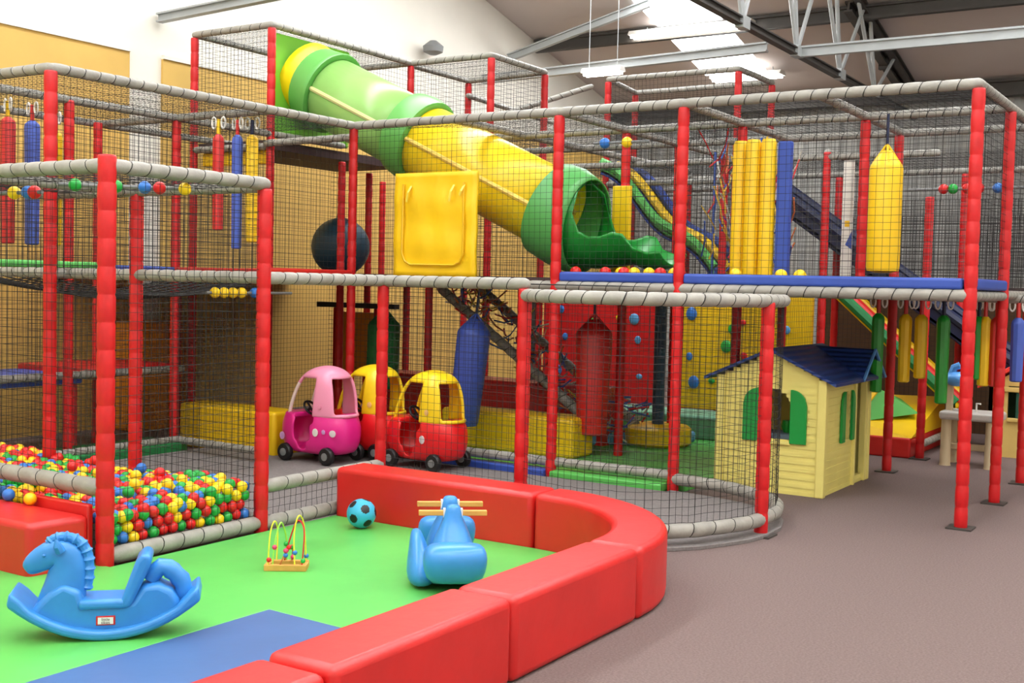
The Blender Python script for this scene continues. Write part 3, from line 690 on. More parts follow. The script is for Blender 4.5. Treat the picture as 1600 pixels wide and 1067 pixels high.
# ================================================================== cream playhouse
ph = thing('playhouse', 'cream yellow playhouse with navy roof and green shutters', 'playhouse', (0, 0, 0))
HA0, HA1, HB0, HB1, ZE, ZR = .40, 1.25, 2.45, 3.65, .93, 1.13
def hole_f(a, z):  # front window arch
    c, hw, z0, z1 = .865, .125, .42, .83
    if not (z0 < z < z1): return None
    k = hw if z < z1 - .14 else hw * math.sqrt(max(0, 1 - ((z - (z1 - .14)) / .14) ** 2))
    return (c - k, c + k)
def boards(name, run, top, holes, place, m, parent, th=.03, bh=.062):
    mb = MB(); z = 0
    while z < top(None) - 1e-6:
        z1 = min(z + bh, top(None)); nsub = 2
        for s in range(nsub):
            za, zb = z + (z1 - z) * s / nsub, z + (z1 - z) * (s + 1) / nsub; zm = (za + zb) / 2
            r0_, r1_ = run(zm)
            if r1_ - r0_ < .01: continue
            segs = [(r0_, r1_)]
            for h in holes:
                q_ = h(None, zm)
                if q_:
                    new = []
                    for x0, x1 in segs:
                        if q_[0] > x0: new.append((x0, min(x1, q_[0])))
                        if q_[1] < x1: new.append((max(x0, q_[1]), x1))
                    segs = [t_ for t_ in new if t_[1] - t_[0] > .004]
            o0 = .006 if s == 0 else .001
            for x0, x1 in segs: place(mb, x0, x1, za, zb, o0, th)
        z = z1
    return mb.build(name, m, parent)
def gabletop(z): return (HA0, HA1) if z < ZE else (HA0 + (z - ZE) / (ZR + .0 - ZE) * (.825 - HA0), HA1 - (z - ZE) / (ZR - ZE) * (HA1 - .825))
pl_f = lambda mb, x0, x1, za, zb, o0, th: mb.box(x0, HB0 - o0, za, x1, HB0 + th, zb)
pl_b = lambda mb, x0, x1, za, zb, o0, th: mb.box(x0, HB1 - th, za, x1, HB1 + o0, zb)
boards('front_wall', gabletop, lambda q_: ZR, [hole_f], pl_f, HYEL, ph)
boards('rear_wall', gabletop, lambda q_: ZR, [], pl_b, HYEL, ph)
def hole_s(a, z):
    c, hw, z0, z1 = 3.07, .085, .39, .80
    if not (z0 < z < z1): return None
    k = hw if z < z1 - .1 else hw * math.sqrt(max(0, 1 - ((z - (z1 - .1)) / .1) ** 2)); return (c - k, c + k)
def hole_d(a, z): return (3.27, 3.56) if .05 < z < .9 else None
boards('side_wall', lambda z: (HB0 + .03, HB1 - .03), lambda q_: ZE, [hole_s, hole_d], lambda mb, x0, x1, za, zb, o0, th: mb.box(HA1 - th, x0, za, HA1 + o0, x1, zb), HYEL, ph)
boards('side_wall', lambda z: (HB0 + .03, HB1 - .03), lambda q_: ZE, [], lambda mb, x0, x1, za, zb, o0, th: mb.box(HA0 - o0, x0, za, HA0 + th, x1, zb), HYEL, ph)
for a, b in ((HA0, HB0), (HA1, HB0), (HA1, HB1), (HA0, HB1)): MB().box(a - .035, b - .035, 0, a + .035, b + .035, ZE).build('corner_post', HYEL, ph, bevel=.01)
mb = MB(); rzf = .025
# main roof (two slopes, overhanging)
def slab(mb, pts, th=.025): mb.hexa([Vector(p) for p in pts] + [Vector(p) + Vector((0, 0, th)) for p in pts])
slab(mb, [(.825, HB0 - .07, ZR + .01), (1.37, HB0 - .07, .885), (1.37, HB1 + .07, .885), (.825, HB1 + .07, ZR + .01)])
slab(mb, [(.27, HB0 - .07, .885), (.825, HB0 - .07, ZR + .01), (.825, HB1 + .07, ZR + .01), (.27, HB1 + .07, .885)])
slab(mb, [(.8, 3.44, ZR), (1.36, 3.44, ZR - .01), (1.36, 3.14, .9), (1.2, 3.14, .95)]); slab(mb, [(.8, 3.44, ZR), (1.2, 3.76, .95), (1.36, 3.76, .9), (1.36, 3.44, ZR - .01)])
mb.build('roof', ROOFB, ph)
mb = MB(); mb.tube([(1.37, 3.12, .895), (1.37, 3.44, ZR + .01), (1.37, 3.78, .895)], .014, 6); mb.build('roof_edge_trim', mat('pale_blue_edge', (90, 150, 215), .4), ph)
MB().prism([(3.16, ZE - .02), (3.44, ZR - .01), (3.72, ZE - .02)], 1.22, 1.26, 'x').build('door_gable', HYEL, ph)
def shutter(x0, x1, z0, z1, face, flip, parent):
    n = 8; pts = [(x0, z0), (x1, z0)]
    L = x1 - x0
    arcp = [(x0 + L * i / n, z1 - .13 + .13 * math.sqrt(max(0, 1 - (1 - (i / n if flip else 1 - i / n)) ** 2))) for i in range(n + 1)]
    pts += arcp[::-1]
    mb = MB()
    if face == 'f': mb.prism(pts, HB0 - .03, HB0 - .008, 'y')
    else: mb.prism(pts, HA1 + .008, HA1 + .03, 'x')
    o = mb.build('shutter', SHUT, parent, bevel=.004)
shutter(.60, .735, .41, .84, 'f', True, ph); shutter(.995, 1.13, .41, .84, 'f', False, ph)
shutter(2.885, 2.975, .39, .81, 's', True, ph); shutter(3.165, 3.24, .39, .81, 's', False, ph)
MB().box(.72, HB0 - .03, .395, 1.0, HB0 + .04, .42).build('window_sill', HYEL, ph, bevel=.006)
for x0, x1 in ((3.24, 3.28), (3.55, 3.62)): MB().box(HA1 - .03, x0, 0, HA1 + .03, x1, .93).build('door_frame', HYEL, ph, bevel=.008)
tb = thing('toy_sink', 'grey and green toy kitchen unit seen through the playhouse window', 'toy kitchen', (.85, 2.9, 0))
MB().box(-.25, -.15, 0, .25, .15, .44).build('cabinet', mat('grey_blue_plastic', (140, 160, 175), .5), tb, bevel=.02)
MB().lathe([(.03, 0), (.05, .05), (.04, .1)], 12, (-.04, 0, .44)).build('tap', GRNP, tb, smooth=True)

# ================================================================== hanging bags, panels
def bag(label, a, b, z0, z1, r, m, tilt=0, ztop=None, taper=1.0, strapm=None):
    t = thing('punch_bag', label, 'punch bag', (a, b, ztop or z1 + .2)); t.rotation_euler = (0, tilt, 0)
    zt = ztop or z1 + .2; h = z1 - z0; n = 22
    pr = [(r * .5 * taper, z0 - zt), (r * .95 * taper, z0 - zt + .015), (r * taper, z0 - zt + .05), (r, z1 - zt - .14), (r * .93, z1 - zt - .11), (r * .25, z1 - zt)]
    MB().lathe(pr, n).build('bag_body', m, t, smooth=True, angle=30)
    st = MB()
    for k in range(4):
        q_ = k * math.pi / 2 + .4; st.tube([(math.cos(q_) * r * .8, math.sin(q_) * r * .8, z1 - zt - .1), (0, 0, z1 - zt + .05)], .01, 5)
    st.build('strap', m, t)
    MB().tube([(0, 0, z1 - zt), (0, 0, 0)], .012, 6).build('rope', strapm or NAVY, t)
bag('long red punch bag hanging in the middle of the lower level', -1.05, 2.9, .25, 1.32, .17, RED, 0, 1.6, .82)
bag('slanting blue punch bag behind the lone red toy car', -1.93, 2.3, .3, 1.3, .155, mat('bag_blue', (58, 82, 170), .45), .12, 1.55, .9)
bag('green punch bag behind the middle red post', -3.58, 3.0, .5, 1.3, .17, DGRN, .03, 1.55)
bag('yellow punch bag hanging above the blue walkway edge', 1.63, 2.6, 1.78, 2.72, .125, YEL, 0, 3.0, 1, NAVY)
# big suspended ball
t = thing('wrecking_ball', 'huge dark teal inflatable ball hanging left of the yellow hatch panel', 'hanging ball', (-4.74, 3.62, 2.0))
pr = [(.33 * math.sin(p), -.33 * math.cos(p)) for p in [math.pi * i / 16 for i in range(1, 15)]] + [(.05, .33), (.035, .42)]
MB().lathe(pr, 26).build('ball_body', DBALL, t, smooth=True)
MB().tube([(0, 0, .38), (0, 0, .9)], .015, 6).build('rope', CORD, t)
# yellow crawl-through panel
t = thing('hatch_panel', 'square yellow vinyl hatch panel standing on the front deck edge', 'hatch panel', (-2.11, 1.84, 1.68))
mb = MB(); W_, H_ = .445, .92; nx, nz = 18, 22; vs = []
for j_ in range(nz + 1):
    for i_x in range(nx + 1):
        x = -W_ + 2 * W_ * i_x / nx; z = H_ * j_ / nz
        yv = .008 * math.sin(z * 17 + x * 2) * (1 - abs(x) / W_ * .3) + .004 * math.sin(x * 23 + z * 5) + (.006 if abs(x) > .34 else 0)
        vs.append((x, yv, z))
mb.add(vs, [(j_ * (nx + 1) + i_x, j_ * (nx + 1) + i_x + 1, (j_ + 1) * (nx + 1) + i_x + 1, (j_ + 1) * (nx + 1) + i_x) for j_ in range(nz) for i_x in range(nx)])
mb.build('panel', YEL, t, smooth=True, solid=.04)
pp = [(-.33, .82), (-.335, .2), (-.30, .13), (-.24, .1), (.24, .1), (.30, .13), (.335, .2), (.33, .82)]
mb = MB(); mb.tube([(x, -.034, z) for x, z in pp], .011, 6); mb.build('piping', mat('dark_yellow_seam', (225, 178, 15), .45), t, smooth=True)
for x in (-.27, .20, .31):
    MB().tube([(x + .022, -.03, .80), (x + .012, -.065, .745), (x - .018, -.045, .66 if x < .3 else .71)], .014, 6, flat=.4).build('toggle_strap', mat('pale_yellow_strap', (250, 230, 90), .4), t, smooth=True)
# yellow roller columns, blue panel
for i, a in enumerate((.44, .57, .70)):
    o = MB().lathe([(.05, 0), (.062, .01), (.062, 1.1), (.05, 1.13)], 16).build('roller_column', YEL, smooth=True); o.location = (a - .02, 2.6 + (.05 if i == 0 else 0), 1.72)
    tag(o, ['leftmost upright yellow padded column on the walkway', 'middle upright yellow padded column on the walkway', 'upright yellow padded column touching the blue panel'][i], 'padded column')
tag(MB().box(.76, 2.58, 1.70, .87, 2.66, 2.83).build('foam_slab', BLUEP, bevel=.015), 'tall narrow blue padded slab beside the yellow columns', 'foam slab')
tag(MB().box(-.98, 3.05, 1.70, -.8, 3.1, 2.55).build('foam_slab', YEL, bevel=.01), 'yellow padded slab behind the green slide chute', 'foam slab')
wb = thing('safety_notice', 'narrow white banner hanging beside the red post on the walkway', 'banner', (1.16, 3.2, 1.72))
MB().box(-.045, 0, 0, .045, .01, 1.0).build('banner_sheet', WHT, wb)
MB().add([(-.01, -.002, .3), (.045, -.002, .26), (.045, -.002, .42)], [(0, 1, 2)]).build('printed_mark', BLUEP, wb, solid=.002)
MB().box(-.02, -.003, .45, .02, 0, .5).build('printed_mark', YEL, wb)

# curtain strips on rings
def strip(label, a, b, ztop, L, m, wd=.105, group=None, th=.05, sm=None):
    t = thing('hanging_strip', label, 'hanging strip', (a, b, ztop), random.uniform(-.2, .2), group)
    for s in (-1, 1):
        MB().tube([(s * .05 + .022 * math.cos(q_) * s, 0, .0 + .05 * math.sin(q_)) for q_ in [i * math.pi / 6 for i in range(13)]], .008, 5, cap=False).build('ring', WHT, t, smooth=True)
    MB().tube([(0, 0, .03), (0, 0, -.14)], .017, 6).build('strap', sm or RED, t)
    MB().lathe([(wd * .35, -L - .12), (wd * .45, -L - .11), (wd * .5, -.16), (wd * .46, -.13), (wd * .2, -.1)], 10).build('strip_body', m, t, smooth=True)
    return t
BL2 = mat('strip_blue', (70, 95, 185), .5)
strip('red hanging strip, left one of the three behind the cage top rail', -3.68, .75, 2.98, .82, RED, .1, sm=YEL)
strip('blue hanging strip between a red and a yellow one on the left wing', -3.55, .85, 2.98, .98, BL2, .1)
strip('yellow hanging strip, right one of the three behind the cage top rail', -3.42, .9, 2.98, .92, YEL, .11, sm=NAVY)
strip('blue hanging strip near the upper left corner of the frame', -4.51, -.52, 2.98, 1.0, BL2, .13)
strip('yellow hanging strip just right of the left corner post', -4.53, -.28, 2.93, .95, YEL, .11, sm=NAVY)
strip('red hanging strip at the left edge of the picture', -4.5, -.75, 2.98, 1.0, RED, .12, sm=YEL)
for a, L, m, sm, lab in ((1.34, .66, GRNP, RED, 'green hanging strip nearest to the playhouse roof'), (1.57, .56, YEL, RED, 'yellow hanging strip right of the playhouse'),
                         (1.70, .52, YEL, None, 'yellow hanging strip behind the short red post'), (1.88, .72, GRNP, NAVY, 'green hanging strip midway under the walkway'),
                         (2.16, .5, GRNP, NAVY, 'green hanging strip just right of the big front post'), (2.21, .55, YEL, RED, 'yellow hanging strip just right of the big front post'),
                         (2.30, .55, RED, RED, 'red hanging strip right of the big front post'), (2.46, .5, BL2, RED, 'blue hanging strip at the right edge of the picture')):
    strip(lab, a, 3.6, 1.55, L, m, .11, sm=sm)
rail(f3, (.4, 3.6, 1.6), (3.0, 3.6, 1.6))

# ================================================================== climbing walls
def climb(label, a0, a1, m, seed):
    t = thing('climbing_wall', label, 'climbing wall', (a0, 5.4, .3)); rnd = random.Random(seed)
    MB().box(0, 0, 0, a1 - a0, .08, 1.26).build('wall_panel', m, t, bevel=.01)
    cols = [PLASTICS[3], PLASTICS[2], PLASTICS[1] if m is not YEL else PLASTICS[0], mat('hold_light_blue', (90, 160, 215), .4)]
    for i in range(12):
        x = .12 + (a1 - a0 - .24) * ((i % 4) + rnd.uniform(.1, .9)) / 4; z = .15 + 1.0 * ((i // 4) + rnd.uniform(.2, .8)) / 3
        big = rnd.random() < .4
        MB().sph((x, -.01, z), (.065 if big else .04), 12, 8, (1, .45, rnd.uniform(.7, 1.2))).build('climbing_hold', cols[i % 4], t, smooth=True)
climb('red climbing wall with round blue and green holds', -3.1, -1.62, mat('climb_red', (215, 24, 28), .45), 3)
climb('yellow climbing wall with small blue and red holds', -1.42, .16, YEL, 9)
padmod('crash_mat', 'pale teal crash mat under the climbing walls', [(-3.1, 4.75), (.25, 4.75), (.25, 5.35), (-3.1, 5.35)], .3, TEAL, None, 'crash mat', z0=.05)
t = thing('padded_stool', 'round yellow padded seat around a dark blue pole', 'spinner', (-.95, 4.1, .05))
MB().lathe([(.3, 0), (.34, .03), (.34, .17), (.3, .2), (.05, .21)], 24).build('seat', YEL, t, smooth=True, angle=40)
MB().lathe([(.06, .2), (.06, 1.5)], 14).build('pole', mat('blue_grey_pole', (40, 70, 100), .5), t, smooth=True)

# rope ramp
t = thing('rope_ramp', 'steep grey-railed rope net ramp with coloured cords', 'rope ramp')
for b in (3.25, 4.0): rail(t, (-3.05, b, 1.56), (-1.15, b, .25), r=.05)
mb = MB()
for i in range(150):
    u0 = random.random(); a = -3.05 + 1.9 * u0; z = 1.56 - 1.31 * u0; mb.cur = random.randrange(5)
    p = Vector((a, random.uniform(3.25, 4.0), z)); q_ = p + Vector((random.uniform(-.25, .25), random.uniform(-.25, .25), random.uniform(-.08, .22)))
    mb.tube([p, (p + q_) / 2 + Vector((0, 0, -.03)), q_], .009, 4)
tag(mb.build('coloured_cord', ROPEC, t), kind='stuff')
# multicoloured climbing net on the walkway and dark net heap
t = thing('rope_climbing_net', 'tangled net of red blue and orange ropes beside the yellow columns', 'climbing net')
mb = MB(); mb2 = MB(); rnd = random.Random(4)
for i in range(130):
    p = Vector((rnd.uniform(-.25, .42), rnd.uniform(3.3, 4.1), rnd.uniform(1.75, 2.8)))
    q_ = p + Vector((rnd.uniform(-.12, .2), rnd.uniform(-.2, .2), rnd.uniform(.1, .35))); mb.cur = rnd.randrange(5)
    mb.tube([p, (p + q_) / 2 + Vector((.02, 0, -.02)), q_], .008, 4)
tag(mb.build('rope', ROPEC, t), kind='stuff')
for a in (-.25, .42): MB().tube([(a, 3.7, 1.7), (a, 3.7, 2.9)], .012, 5).build('edge_rope', ROPEC[1], t)
padmod('padded_block', 'pale blue padded edge on the floor below the red punch bag', [(-1.6, 3.3), (-.7, 4.5), (-.85, 4.6), (-1.75, 3.4)], .17, mat('light_blue_vinyl', (90, 160, 210), .5), None, 'padded block', z0=.05)
mb = MB()
for i in range(90):
    mb.cur = rnd.choice((0, 1, 1, 4)); p = Vector((rnd.uniform(-2.0, -1.0), rnd.uniform(3.5, 4.4), rnd.uniform(.1, .5))); mb.tube([p, p + Vector((rnd.uniform(-.2, .2), rnd.uniform(-.2, .2), rnd.uniform(-.05, .1)))], .01, 4)
tag(mb.build('rope_net_heap', ROPEC), 'dark slack rope net on the ground behind the red punch bag', 'rope net', kind='stuff')

# far slides
def lane_slide(name, label, p, q, b0, cols, wd=.5, wall=.14, wob=.0, sidem=None):
    t = thing(name, label, 'slide'); P, Q = Vector(p), Vector(q); n = 14; k = len(cols)
    def zc(u0): return P.z + (Q.z - P.z) * u0 + wob * math.sin(u0 * math.pi * 3)
    for j_, m in enumerate(cols):
        mb = MB(); vs = []
        y0, y1 = b0 + wd * j_, b0 + wd * (j_ + 1)
        for i in range(n + 1):
            u0 = i / n; a = P.x + (Q.x - P.x) * u0; z = zc(u0); vs += [(a, y0, z), (a, y1, z)]
        mb.add(vs, [(2 * i, 2 * i + 2, 2 * i + 3, 2 * i + 1) for i in range(n)]); mb.build('lane', m, t, smooth=True, solid=.05)
    for j_ in range(k + 1):
        mb = MB(); y0 = b0 + wd * j_
        mb.tube([(P.x + (Q.x - P.x) * i / n, y0, zc(i / n) + wall) for i in range(n + 1)], .055, 8)
        vs = []
        for i in range(n + 1): a = P.x + (Q.x - P.x) * i / n; vs += [(a, y0, zc(i / n)), (a, y0, zc(i / n) + wall)]
        o = len(mb.v); mb.add(vs, [(2 * i, 2 * i + 2, 2 * i + 3, 2 * i + 1) for i in range(n)])
        mb.build('side_wall', (sidem or cols)[j_ % len(sidem or cols)], t, smooth=True)
lane_slide('wavy_slide', 'wavy green edged slide with yellow and blue lanes behind the rope net', (-2.7, 0, 3.0), (-1.2, 0, 1.75), 6.0, [BLUEP, YEL], .4, .12, .07, [GREEN, YEL, BLUEP])
lane_slide('lane_slide', 'dark navy slide descending far behind the walkway to the right', (-.9, 0, 2.8), (2.2, 0, .6), 6.3, [NAVY], .6, .2, 0, [NAVY])
lane_slide('lane_slide', 'striped red yellow and green slide descending behind the hanging strips', (.2, 0, 1.6), (1.5, 0, .45), 6.0, [YEL, RED], .25, .06, 0, [DGRN, RED, YEL])

# soft play ramp at right
sr = thing('soft_play_ramp', 'red yellow and green foam ramp with a pointed top', 'soft play ramp')
MB().box(.62, 5.2, 0, 1.26, 6.7, .2).build('base', RED, sr, bevel=.02)
mb = MB(); mb.add([(.62, 5.22, .2), (1.26, 5.22, .2), (1.26, 6.7, .2), (.62, 6.7, .2), (.64, 5.35, .32), (1.26, 6.6, .52), (.64, 6.6, .5)], [(0, 1, 4), (1, 2, 5), (1, 5, 4), (4, 5, 6), (0, 4, 6, 3), (2, 3, 6, 5), (3, 2, 1, 0)])
mb.build('slope', YEL, sr)
mb = MB(); mb.add([(.66, 5.34, .3), (1.2, 5.75, .40), (.82, 5.6, .64), (.85, 6.4, .48)], [(0, 1, 2), (1, 3, 2), (3, 0, 2), (0, 3, 1)]); mb.build('peak', GREEN, sr)
MB().tube([(.64, 5.33, .3), (.82, 5.59, .65)], .028, 6).build('edge_strip', YEL, sr)
rail(sr, (1.32, 5.35, .13), (1.3, 6.8, .13))

# toy workbench
tw = thing('toy_workbench', 'beige toy workbench with a blue hood behind the front post', 'toy workbench', (1.83, 5.15, 0))
MB().box(-.26, -.2, .44, .28, .2, .52).build('worktop', mat('grey_white_plastic', (190, 185, 178), .4), tw, bevel=.025)
for x in (-.2, .2):
    for y_ in (-.13, .14): MB().lathe([(.055, 0), (.05, .02), (.045, .44)], 12, (x, y_, 0)).build('leg', BEIGE, tw, smooth=True)
for x in (-.2, -.08): MB().box(x - .03, -.05, .5, x + .03, .0, .78).build('upright', BEIGE, tw, bevel=.008)
MB().sph((-.14, -.03, .82), .13, 14, 8, (1, .8, .55)).build('hood', mat('sky_blue_plastic', (90, 160, 230), .35), tw, smooth=True)
MB().tube([(-.2, -.03, .84), (-.17, -.03, .93), (-.12, -.03, .95)], .035, 8).build('hood_handle', mat('sky_blue_plastic', (90, 160, 230), .35), tw, smooth=True)
MB().box(-.2, .0, .14, .2, .06, .2).build('stretcher', BEIGE, tw, bevel=.01)
MB().tube([(.05, -.05, .52), (.05, -.05, .6), (.09, -.07, .6)], .009, 6).build('tap', WHT, tw)
# second playhouse
p2 = thing('playhouse', 'tan playhouse with a red roof at the right edge', 'playhouse', (1.82, 6.0, 0))
mb = MB(); mb.box(0, 0, 0, .18, .04, .72); mb.box(.18, 0, 0, .62, .04, .38); mb.box(.62, 0, 0, .9, .04, .72); mb.prism([(0, .72), (.9, .72), (.45, 1.0)], 0, .04, 'y'); mb.build('front_wall', TAN, p2)
MB().box(0, 0, 0, .04, .9, .72).build('side_wall', TAN, p2); MB().box(.0, .86, 0, .9, .9, .75).build('rear_wall', mat('house_green', (30, 80, 60), .6), p2)
mb = MB(); slab(mb, [(-.1, -.08, .68), (.45, -.08, 1.03), (.45, .95, 1.03), (-.1, .95, .68)], .05); slab(mb, [(.45, -.08, 1.03), (1.0, -.08, .68), (1.0, .95, .68), (.45, .95, 1.03)], .05); mb.build('roof', REDR, p2, bevel=.01)
MB().box(.18, -.03, .36, .62, .03, .4).build('window_ledge', TAN, p2, bevel=.01); MB().box(.1, -.03, .66, .8, .02, .71).build('lintel', TAN, p2, bevel=.01)
# dark green shutter
MB().box(.26, -.012, .40, .62, .01, .66).build('shutter', mat('house_green', (30, 80, 60), .6), p2)

# ================================================================== foreground toys
# rocking horse: local x runs head(-) to tail(+)
rh = thing('rocking_horse', 'blue plastic rocking horse seen from the side on the green mat', 'rocking horse', (-.145, -3.22, .03), math.radians(45.5)); rh.scale = (.9, .9, .82)
def prof(parent, name, pts, hw, m=BLUT, bevel=.02, y0=0, sub=0):
    o = MB().prism(pts, y0 - hw, y0 + hw, 'y').build(name, m, parent, smooth=True, bevel=bevel, bseg=4, subsurf=sub); return o
# rockers
n = 18; top = []; bot = []
for i in range(n + 1):
    u0 = -1 + 2 * i / n; x = .45 * u0; zb = .20 * abs(u0) ** 2.1; bot.append((x, zb)); top.append((x * .97, zb + .055 + .02 * (abs(u0) > .85)))
prof(rh, 'rocker', bot + top[::-1], .135, bevel=.02)
prof(rh, 'body', [(-.36, .14), (-.25, .06), (-.1, .03), (.1, .03), (.25, .06), (.34, .14), (.345, .19), (.31, .25), (.25, .285), (.17, .28), (.12, .20), (.06, .185), (-.1, .185), (-.12, .26), (-.2, .30), (-.27, .25), (-.34, .17)], .088, bevel=.03)
prof(rh, 'seat', [(-.13, .16), (.10, .16), (.10, .215), (-.13, .215)], .105, bevel=.022)
prof(rh, 'backrest', [(.055, .16), (.115, .165), (.205, .38), (.215, .44), (.175, .46), (.14, .42)], .105, bevel=.024)
# neck and head, rounded
mb = MB()
def loft(mb, secs, n=16, e=2.3):
    """secs: (centre xz, tangent angle, half thickness in profile, half width)"""
    vs = []
    for (x, z), ang, hp, hwid in secs:
        nx_, nz_ = -math.sin(ang), math.cos(ang)
        for k in range(n):
            t_ = 2 * math.pi * k / n; c, s_ = math.cos(t_), math.sin(t_)
            c = math.copysign(abs(c) ** (2 / e), c); s_ = math.copysign(abs(s_) ** (2 / e), s_)
            vs.append((x + nx_ * hp * c, s_ * hwid, z + nz_ * hp * c))
    m_ = len(secs); fs = [(i * n + k, i * n + (k + 1) % n, (i + 1) * n + (k + 1) % n, (i + 1) * n + k) for i in range(m_ - 1) for k in range(n)]
    fs += [tuple(range(n))[::-1], tuple((m_ - 1) * n + k for k in range(n))]; mb.add(vs, fs); return mb
loft(mb, [((-.225, .10), 1.45, .13, .075), ((-.215, .2), 1.5, .115, .072), ((-.195, .30), 1.6, .10, .065), ((-.185, .38), 1.75, .095, .06), ((-.205, .45), 2.4, .098, .058), ((-.25, .455), 3.3, .085, .055), ((-.31, .42), 3.7, .068, .05), ((-.355, .385), 3.75, .055, .043), ((-.385, .36), 3.75, .03, .028)])
mb.build('neck_and_head', BLUT, rh, smooth=True, subsurf=1)
mb = MB()
mp = [(-.275, .515), (-.25, .54), (-.215, .55), (-.175, .545), (-.135, .525), (-.11, .49), (-.095, .45), (-.09, .40), (-.09, .35), (-.095, .30), (-.105, .25)]
mpts = []; mr = []
for i in range(len(mp) - 1):
    for k in range(4):
        u0 = k / 4; mpts.append((mp[i][0] * (1 - u0) + mp[i + 1][0] * u0, 0, mp[i][1] * (1 - u0) + mp[i + 1][1] * u0 - .012)); mr.append(.026 if k != 2 else .034)
mb.tube(mpts, mr, 10)
mb.build('mane', BLUT, rh, smooth=True)
for s in (-1, 1): MB().tube([(-.215, s * .05, .47), (-.225, s * .062, .50), (-.235, s * .06, .535)], [.026, .022, .006], 8).build('ear', BLUT, rh, smooth=True)
for s in (-1, 1): MB().sph((-.29, s * .053, .45), .009, 8, 6).build('eye', BLUT, rh, smooth=True)
for s in (-1, 1): MB().tube([(-.12, s * .085, .235), (-.12, s * .16, .235)], .017, 8).build('handle_peg', BLUT, rh, smooth=True) if s > 9 else None
mb = MB(); tp = [(.20, .29, .04), (.225, .335, .045), (.255, .36, .048), (.285, .355, .046), (.305, .335, .05), (.325, .315, .044), (.345, .29, .05), (.36, .255, .042), (.362, .215, .045), (.35, .18, .03)]
mb.tube([(x, 0, z) for x, z, r_ in tp], [r_ for x, z, r_ in tp], 14, flat=1.0)
mb.build('tail', BLUT, rh, smooth=True)
MB().box(-.045, -.0925, .075, .045, -.085, .125).build('maker_badge', RED, rh, bevel=.002)
bdg = MB().box(-.036, -.0955, .082, .036, -.092, .118).build('badge_face', WHT, rh)
TXT = mat('badge_print', (110, 80, 90), .6)
def writing(parent, body, size, loc, rot, m, name='lettering'):
    c = bpy.data.curves.new(name, 'FONT'); c.body = body; c.size = size; c.extrude = .0004; c.align_x = 'CENTER'; c.align_y = 'CENTER'
    tmp = bpy.data.objects.new(name, c); COL.objects.link(tmp); dg = bpy.context.evaluated_depsgraph_get(); me = bpy.data.meshes.new_from_object(tmp.evaluated_get(dg)); bpy.data.objects.remove(tmp)
    me.materials.clear(); me.materials.append(m); o = bpy.data.objects.new(name, me); COL.objects.link(o); o.parent = parent; o.location = loc; o.rotation_euler = rot; return o
writing(rh, 'little', .022, (0, -.0962, .107), (math.pi / 2, 0, 0), TXT); writing(rh, 'tikes', .022, (0, -.0962, .09), (math.pi / 2, 0, 0), TXT)

# seesaw rocker with wooden handles seen end-on
ss = thing('seesaw_rocker', 'blue plastic seesaw rocker with four wooden handle bars', 'seesaw', (.50, -1.50, .03), math.radians(129)); ss.scale = (1, 1, .82)
# local x along the length (near end negative)
n = 18; top = []; bot = []
for i in range(n + 1):
    u0 = -1 + 2 * i / n; x = .42 * u0; zb = .16 * abs(u0) ** 2.2; bot.append((x, zb)); top.append((x, zb + .10))
prof(ss, 'rocker', bot + top[::-1], .12, bevel=.03)
for s in (-1, 1):
    mb = MB(); loft(mb, [((s * .36, .08), math.pi / 2, .07, .14), ((s * .37, .17), math.pi / 2, .09, .16), ((s * .37, .25), math.pi / 2, .10, .17), ((s * .36, .31), math.pi / 2, .09, .155), ((s * .35, .335), math.pi / 2, .055, .12)], 18, 3)
    mb.build('seat', BLUT, ss, smooth=True, subsurf=1)
    mb = MB(); loft(mb, [((s * .17, .08), math.pi / 2, .17, .15), ((s * .16, .22), math.pi / 2, .14, .13), ((s * .145, .33), math.pi / 2, .09, .095), ((s * .13, .42), math.pi / 2, .05, .055), ((s * .125, .49), math.pi / 2, .045, .045), ((s * .125, .53), math.pi / 2, .035, .035)], 16)
    mb.build('handle_column', BLUT, ss, smooth=True, subsurf=1)
    for q_ in (-1, 1):
        MB().box(s * .125 - .015, q_ * .045, .455, s * .125 + .015, q_ * .18, .488).build('handle_bar', WOOD, ss, bevel=.004)
        MB().box(s * .125 - .018, q_ * .045 - .006, .44, s * .125 + .018, q_ * .045 + .006, .5).build('handle_washer', WHT, ss)
mb = MB(); loft(mb, [((-.10, .0), math.pi / 2, .12, .06), ((-.09, .05), math.pi / 2, .16, .085), ((-.06, .13), math.pi / 2, .17, .075), ((-.02, .22), math.pi / 2, .14, .05), ((.03, .29), math.pi / 2, .09, .035), ((.05, .32), math.pi / 2, .05, .02)], 14)
o = mb.build('side_fin', BLUT, ss, smooth=True, subsurf=1); o.location = (-.02, .15, .01); o.rotation_euler = (-.12, 0, 0)

# football
t = thing('toy_football', 'small turquoise ball with black patches by the red padded wall', 'ball', (-.72, -.78, .125))
me = bpy.data.meshes.new('football')
import bmesh
bm = bmesh.new(); bmesh.ops.create_icosphere(bm, subdivisions=5, radius=.095)
phi = (1 + 5 ** .5) / 2; ico = [Vector(v).normalized() for a_ in (-1, 1) for b_ in (-phi, phi) for v in ((0, a_, b_), (a_, b_, 0), (b_, 0, a_))]
for f in bm.faces:
    c = f.calc_center_median().normalized(); d_ = max(c.dot(v) for v in ico); f.material_index = 1 if d_ > .952 else 0; f.smooth = True
bm.to_mesh(me); bm.free(); me.materials.append(mat('turquoise_vinyl', (60, 175, 215), .35)); me.materials.append(BLK)
o = bpy.data.objects.new('ball_skin', me); COL.objects.link(o); o.parent = t; t.rotation_euler = (.5, .35, .8)

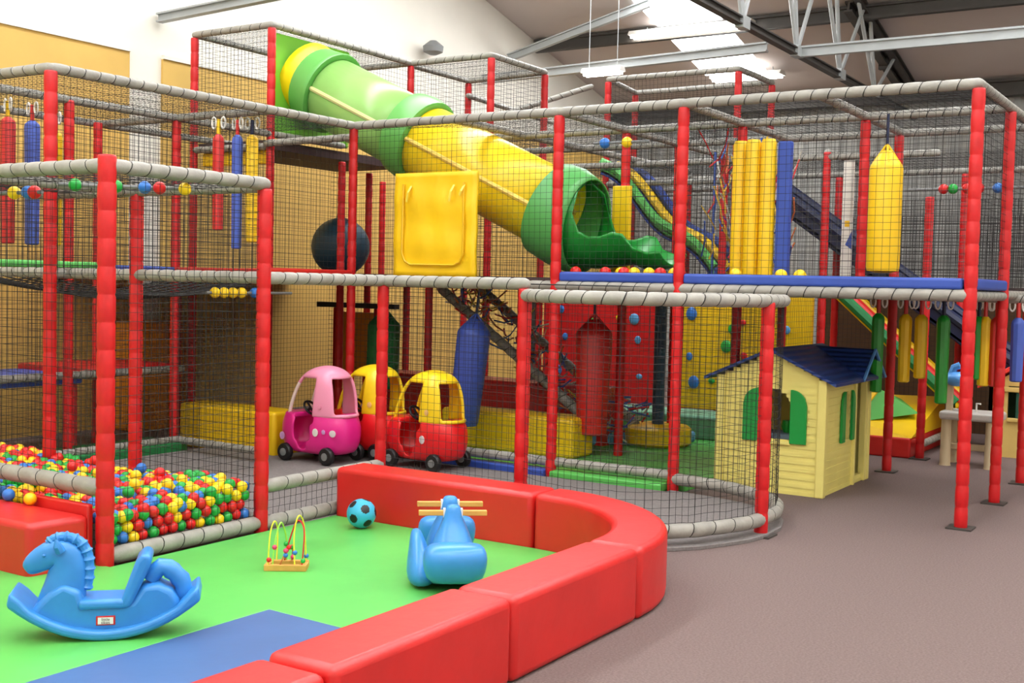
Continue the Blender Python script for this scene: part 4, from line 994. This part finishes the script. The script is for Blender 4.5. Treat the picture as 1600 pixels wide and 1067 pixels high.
# bead maze
bz = thing('bead_maze', 'wooden bead maze with bent coloured wires on the green mat', 'bead maze', (-.35, -1.86, .03), math.radians(35))
for y_ in (-.055, .055): MB().box(-.115, y_ - .015, 0, .115, y_ + .015, .035).build('base_board', WOOD, bz, bevel=.004)
MB().box(-.115, -.04, .0, -.085, .04, .03).build('base_board', WOOD, bz); MB().box(.085, -.04, .0, .115, .04, .03).build('base_board', WOOD, bz)
def wire(pts, m):
    P_ = [Vector(p) for p in pts]; out = []
    for i in range(len(P_) - 1):
        p0_, p1_, p2_, p3_ = P_[max(i - 1, 0)], P_[i], P_[i + 1], P_[min(i + 2, len(P_) - 1)]
        for k in range(6):
            t_ = k / 6; out.append(.5 * ((2 * p1_) + (p2_ - p0_) * t_ + (2 * p0_ - 5 * p1_ + 4 * p2_ - p3_) * t_ ** 2 + (3 * p1_ - p0_ - 3 * p2_ + p3_) * t_ ** 3))
    out.append(P_[-1]); MB().tube(out, .0045, 6).build('wire', m, bz, smooth=True)
WY = mat('wire_yellow', (240, 230, 70), .4); WG = mat('wire_green', (170, 230, 90), .4)
wire([(-.095, -.055, .03), (-.085, -.055, .2), (-.065, -.04, .27), (-.06, .05, .2), (-.065, .055, .03)], WY)
wire([(-.07, -.055, .03), (-.055, -.05, .18), (-.03, -.02, .26), (-.01, .05, .15), (-.01, .055, .03)], WG)
wire([(.05, -.055, .03), (.045, -.05, .2), (.065, -.04, .3), (.09, .0, .25), (.1, .05, .03)], WY)
wire([(.09, -.055, .03), (.095, -.02, .22), (.05, .02, .26), (.0, .03, .12), (-.02, .05, .03)], ROPEC[0])
wire([(-.03, -.055, .03), (0, -.05, .1), (.03, 0, .13), (.02, .055, .03)], ROPEC[3])
for i, (x, y_, z) in enumerate([(.0, -.05, .11), (.015, -.03, .125), (-.0, -.05, .085), (.025, 0, .12), (-.06, -.055, .13), (-.09, -.055, .06), (.1, .05, .06), (.095, -.05, .055), (.03, .02, .06), (-.01, .05, .09), (.05, -.05, .1), (-.01, .03, .13)]):
    MB().sph((x, y_, z), .014, 10, 7).build('bead', PLASTICS[(i * 3 + 1) % 4] if i % 4 else mat('bead_pink', (230, 60, 110), .4), bz, smooth=True)
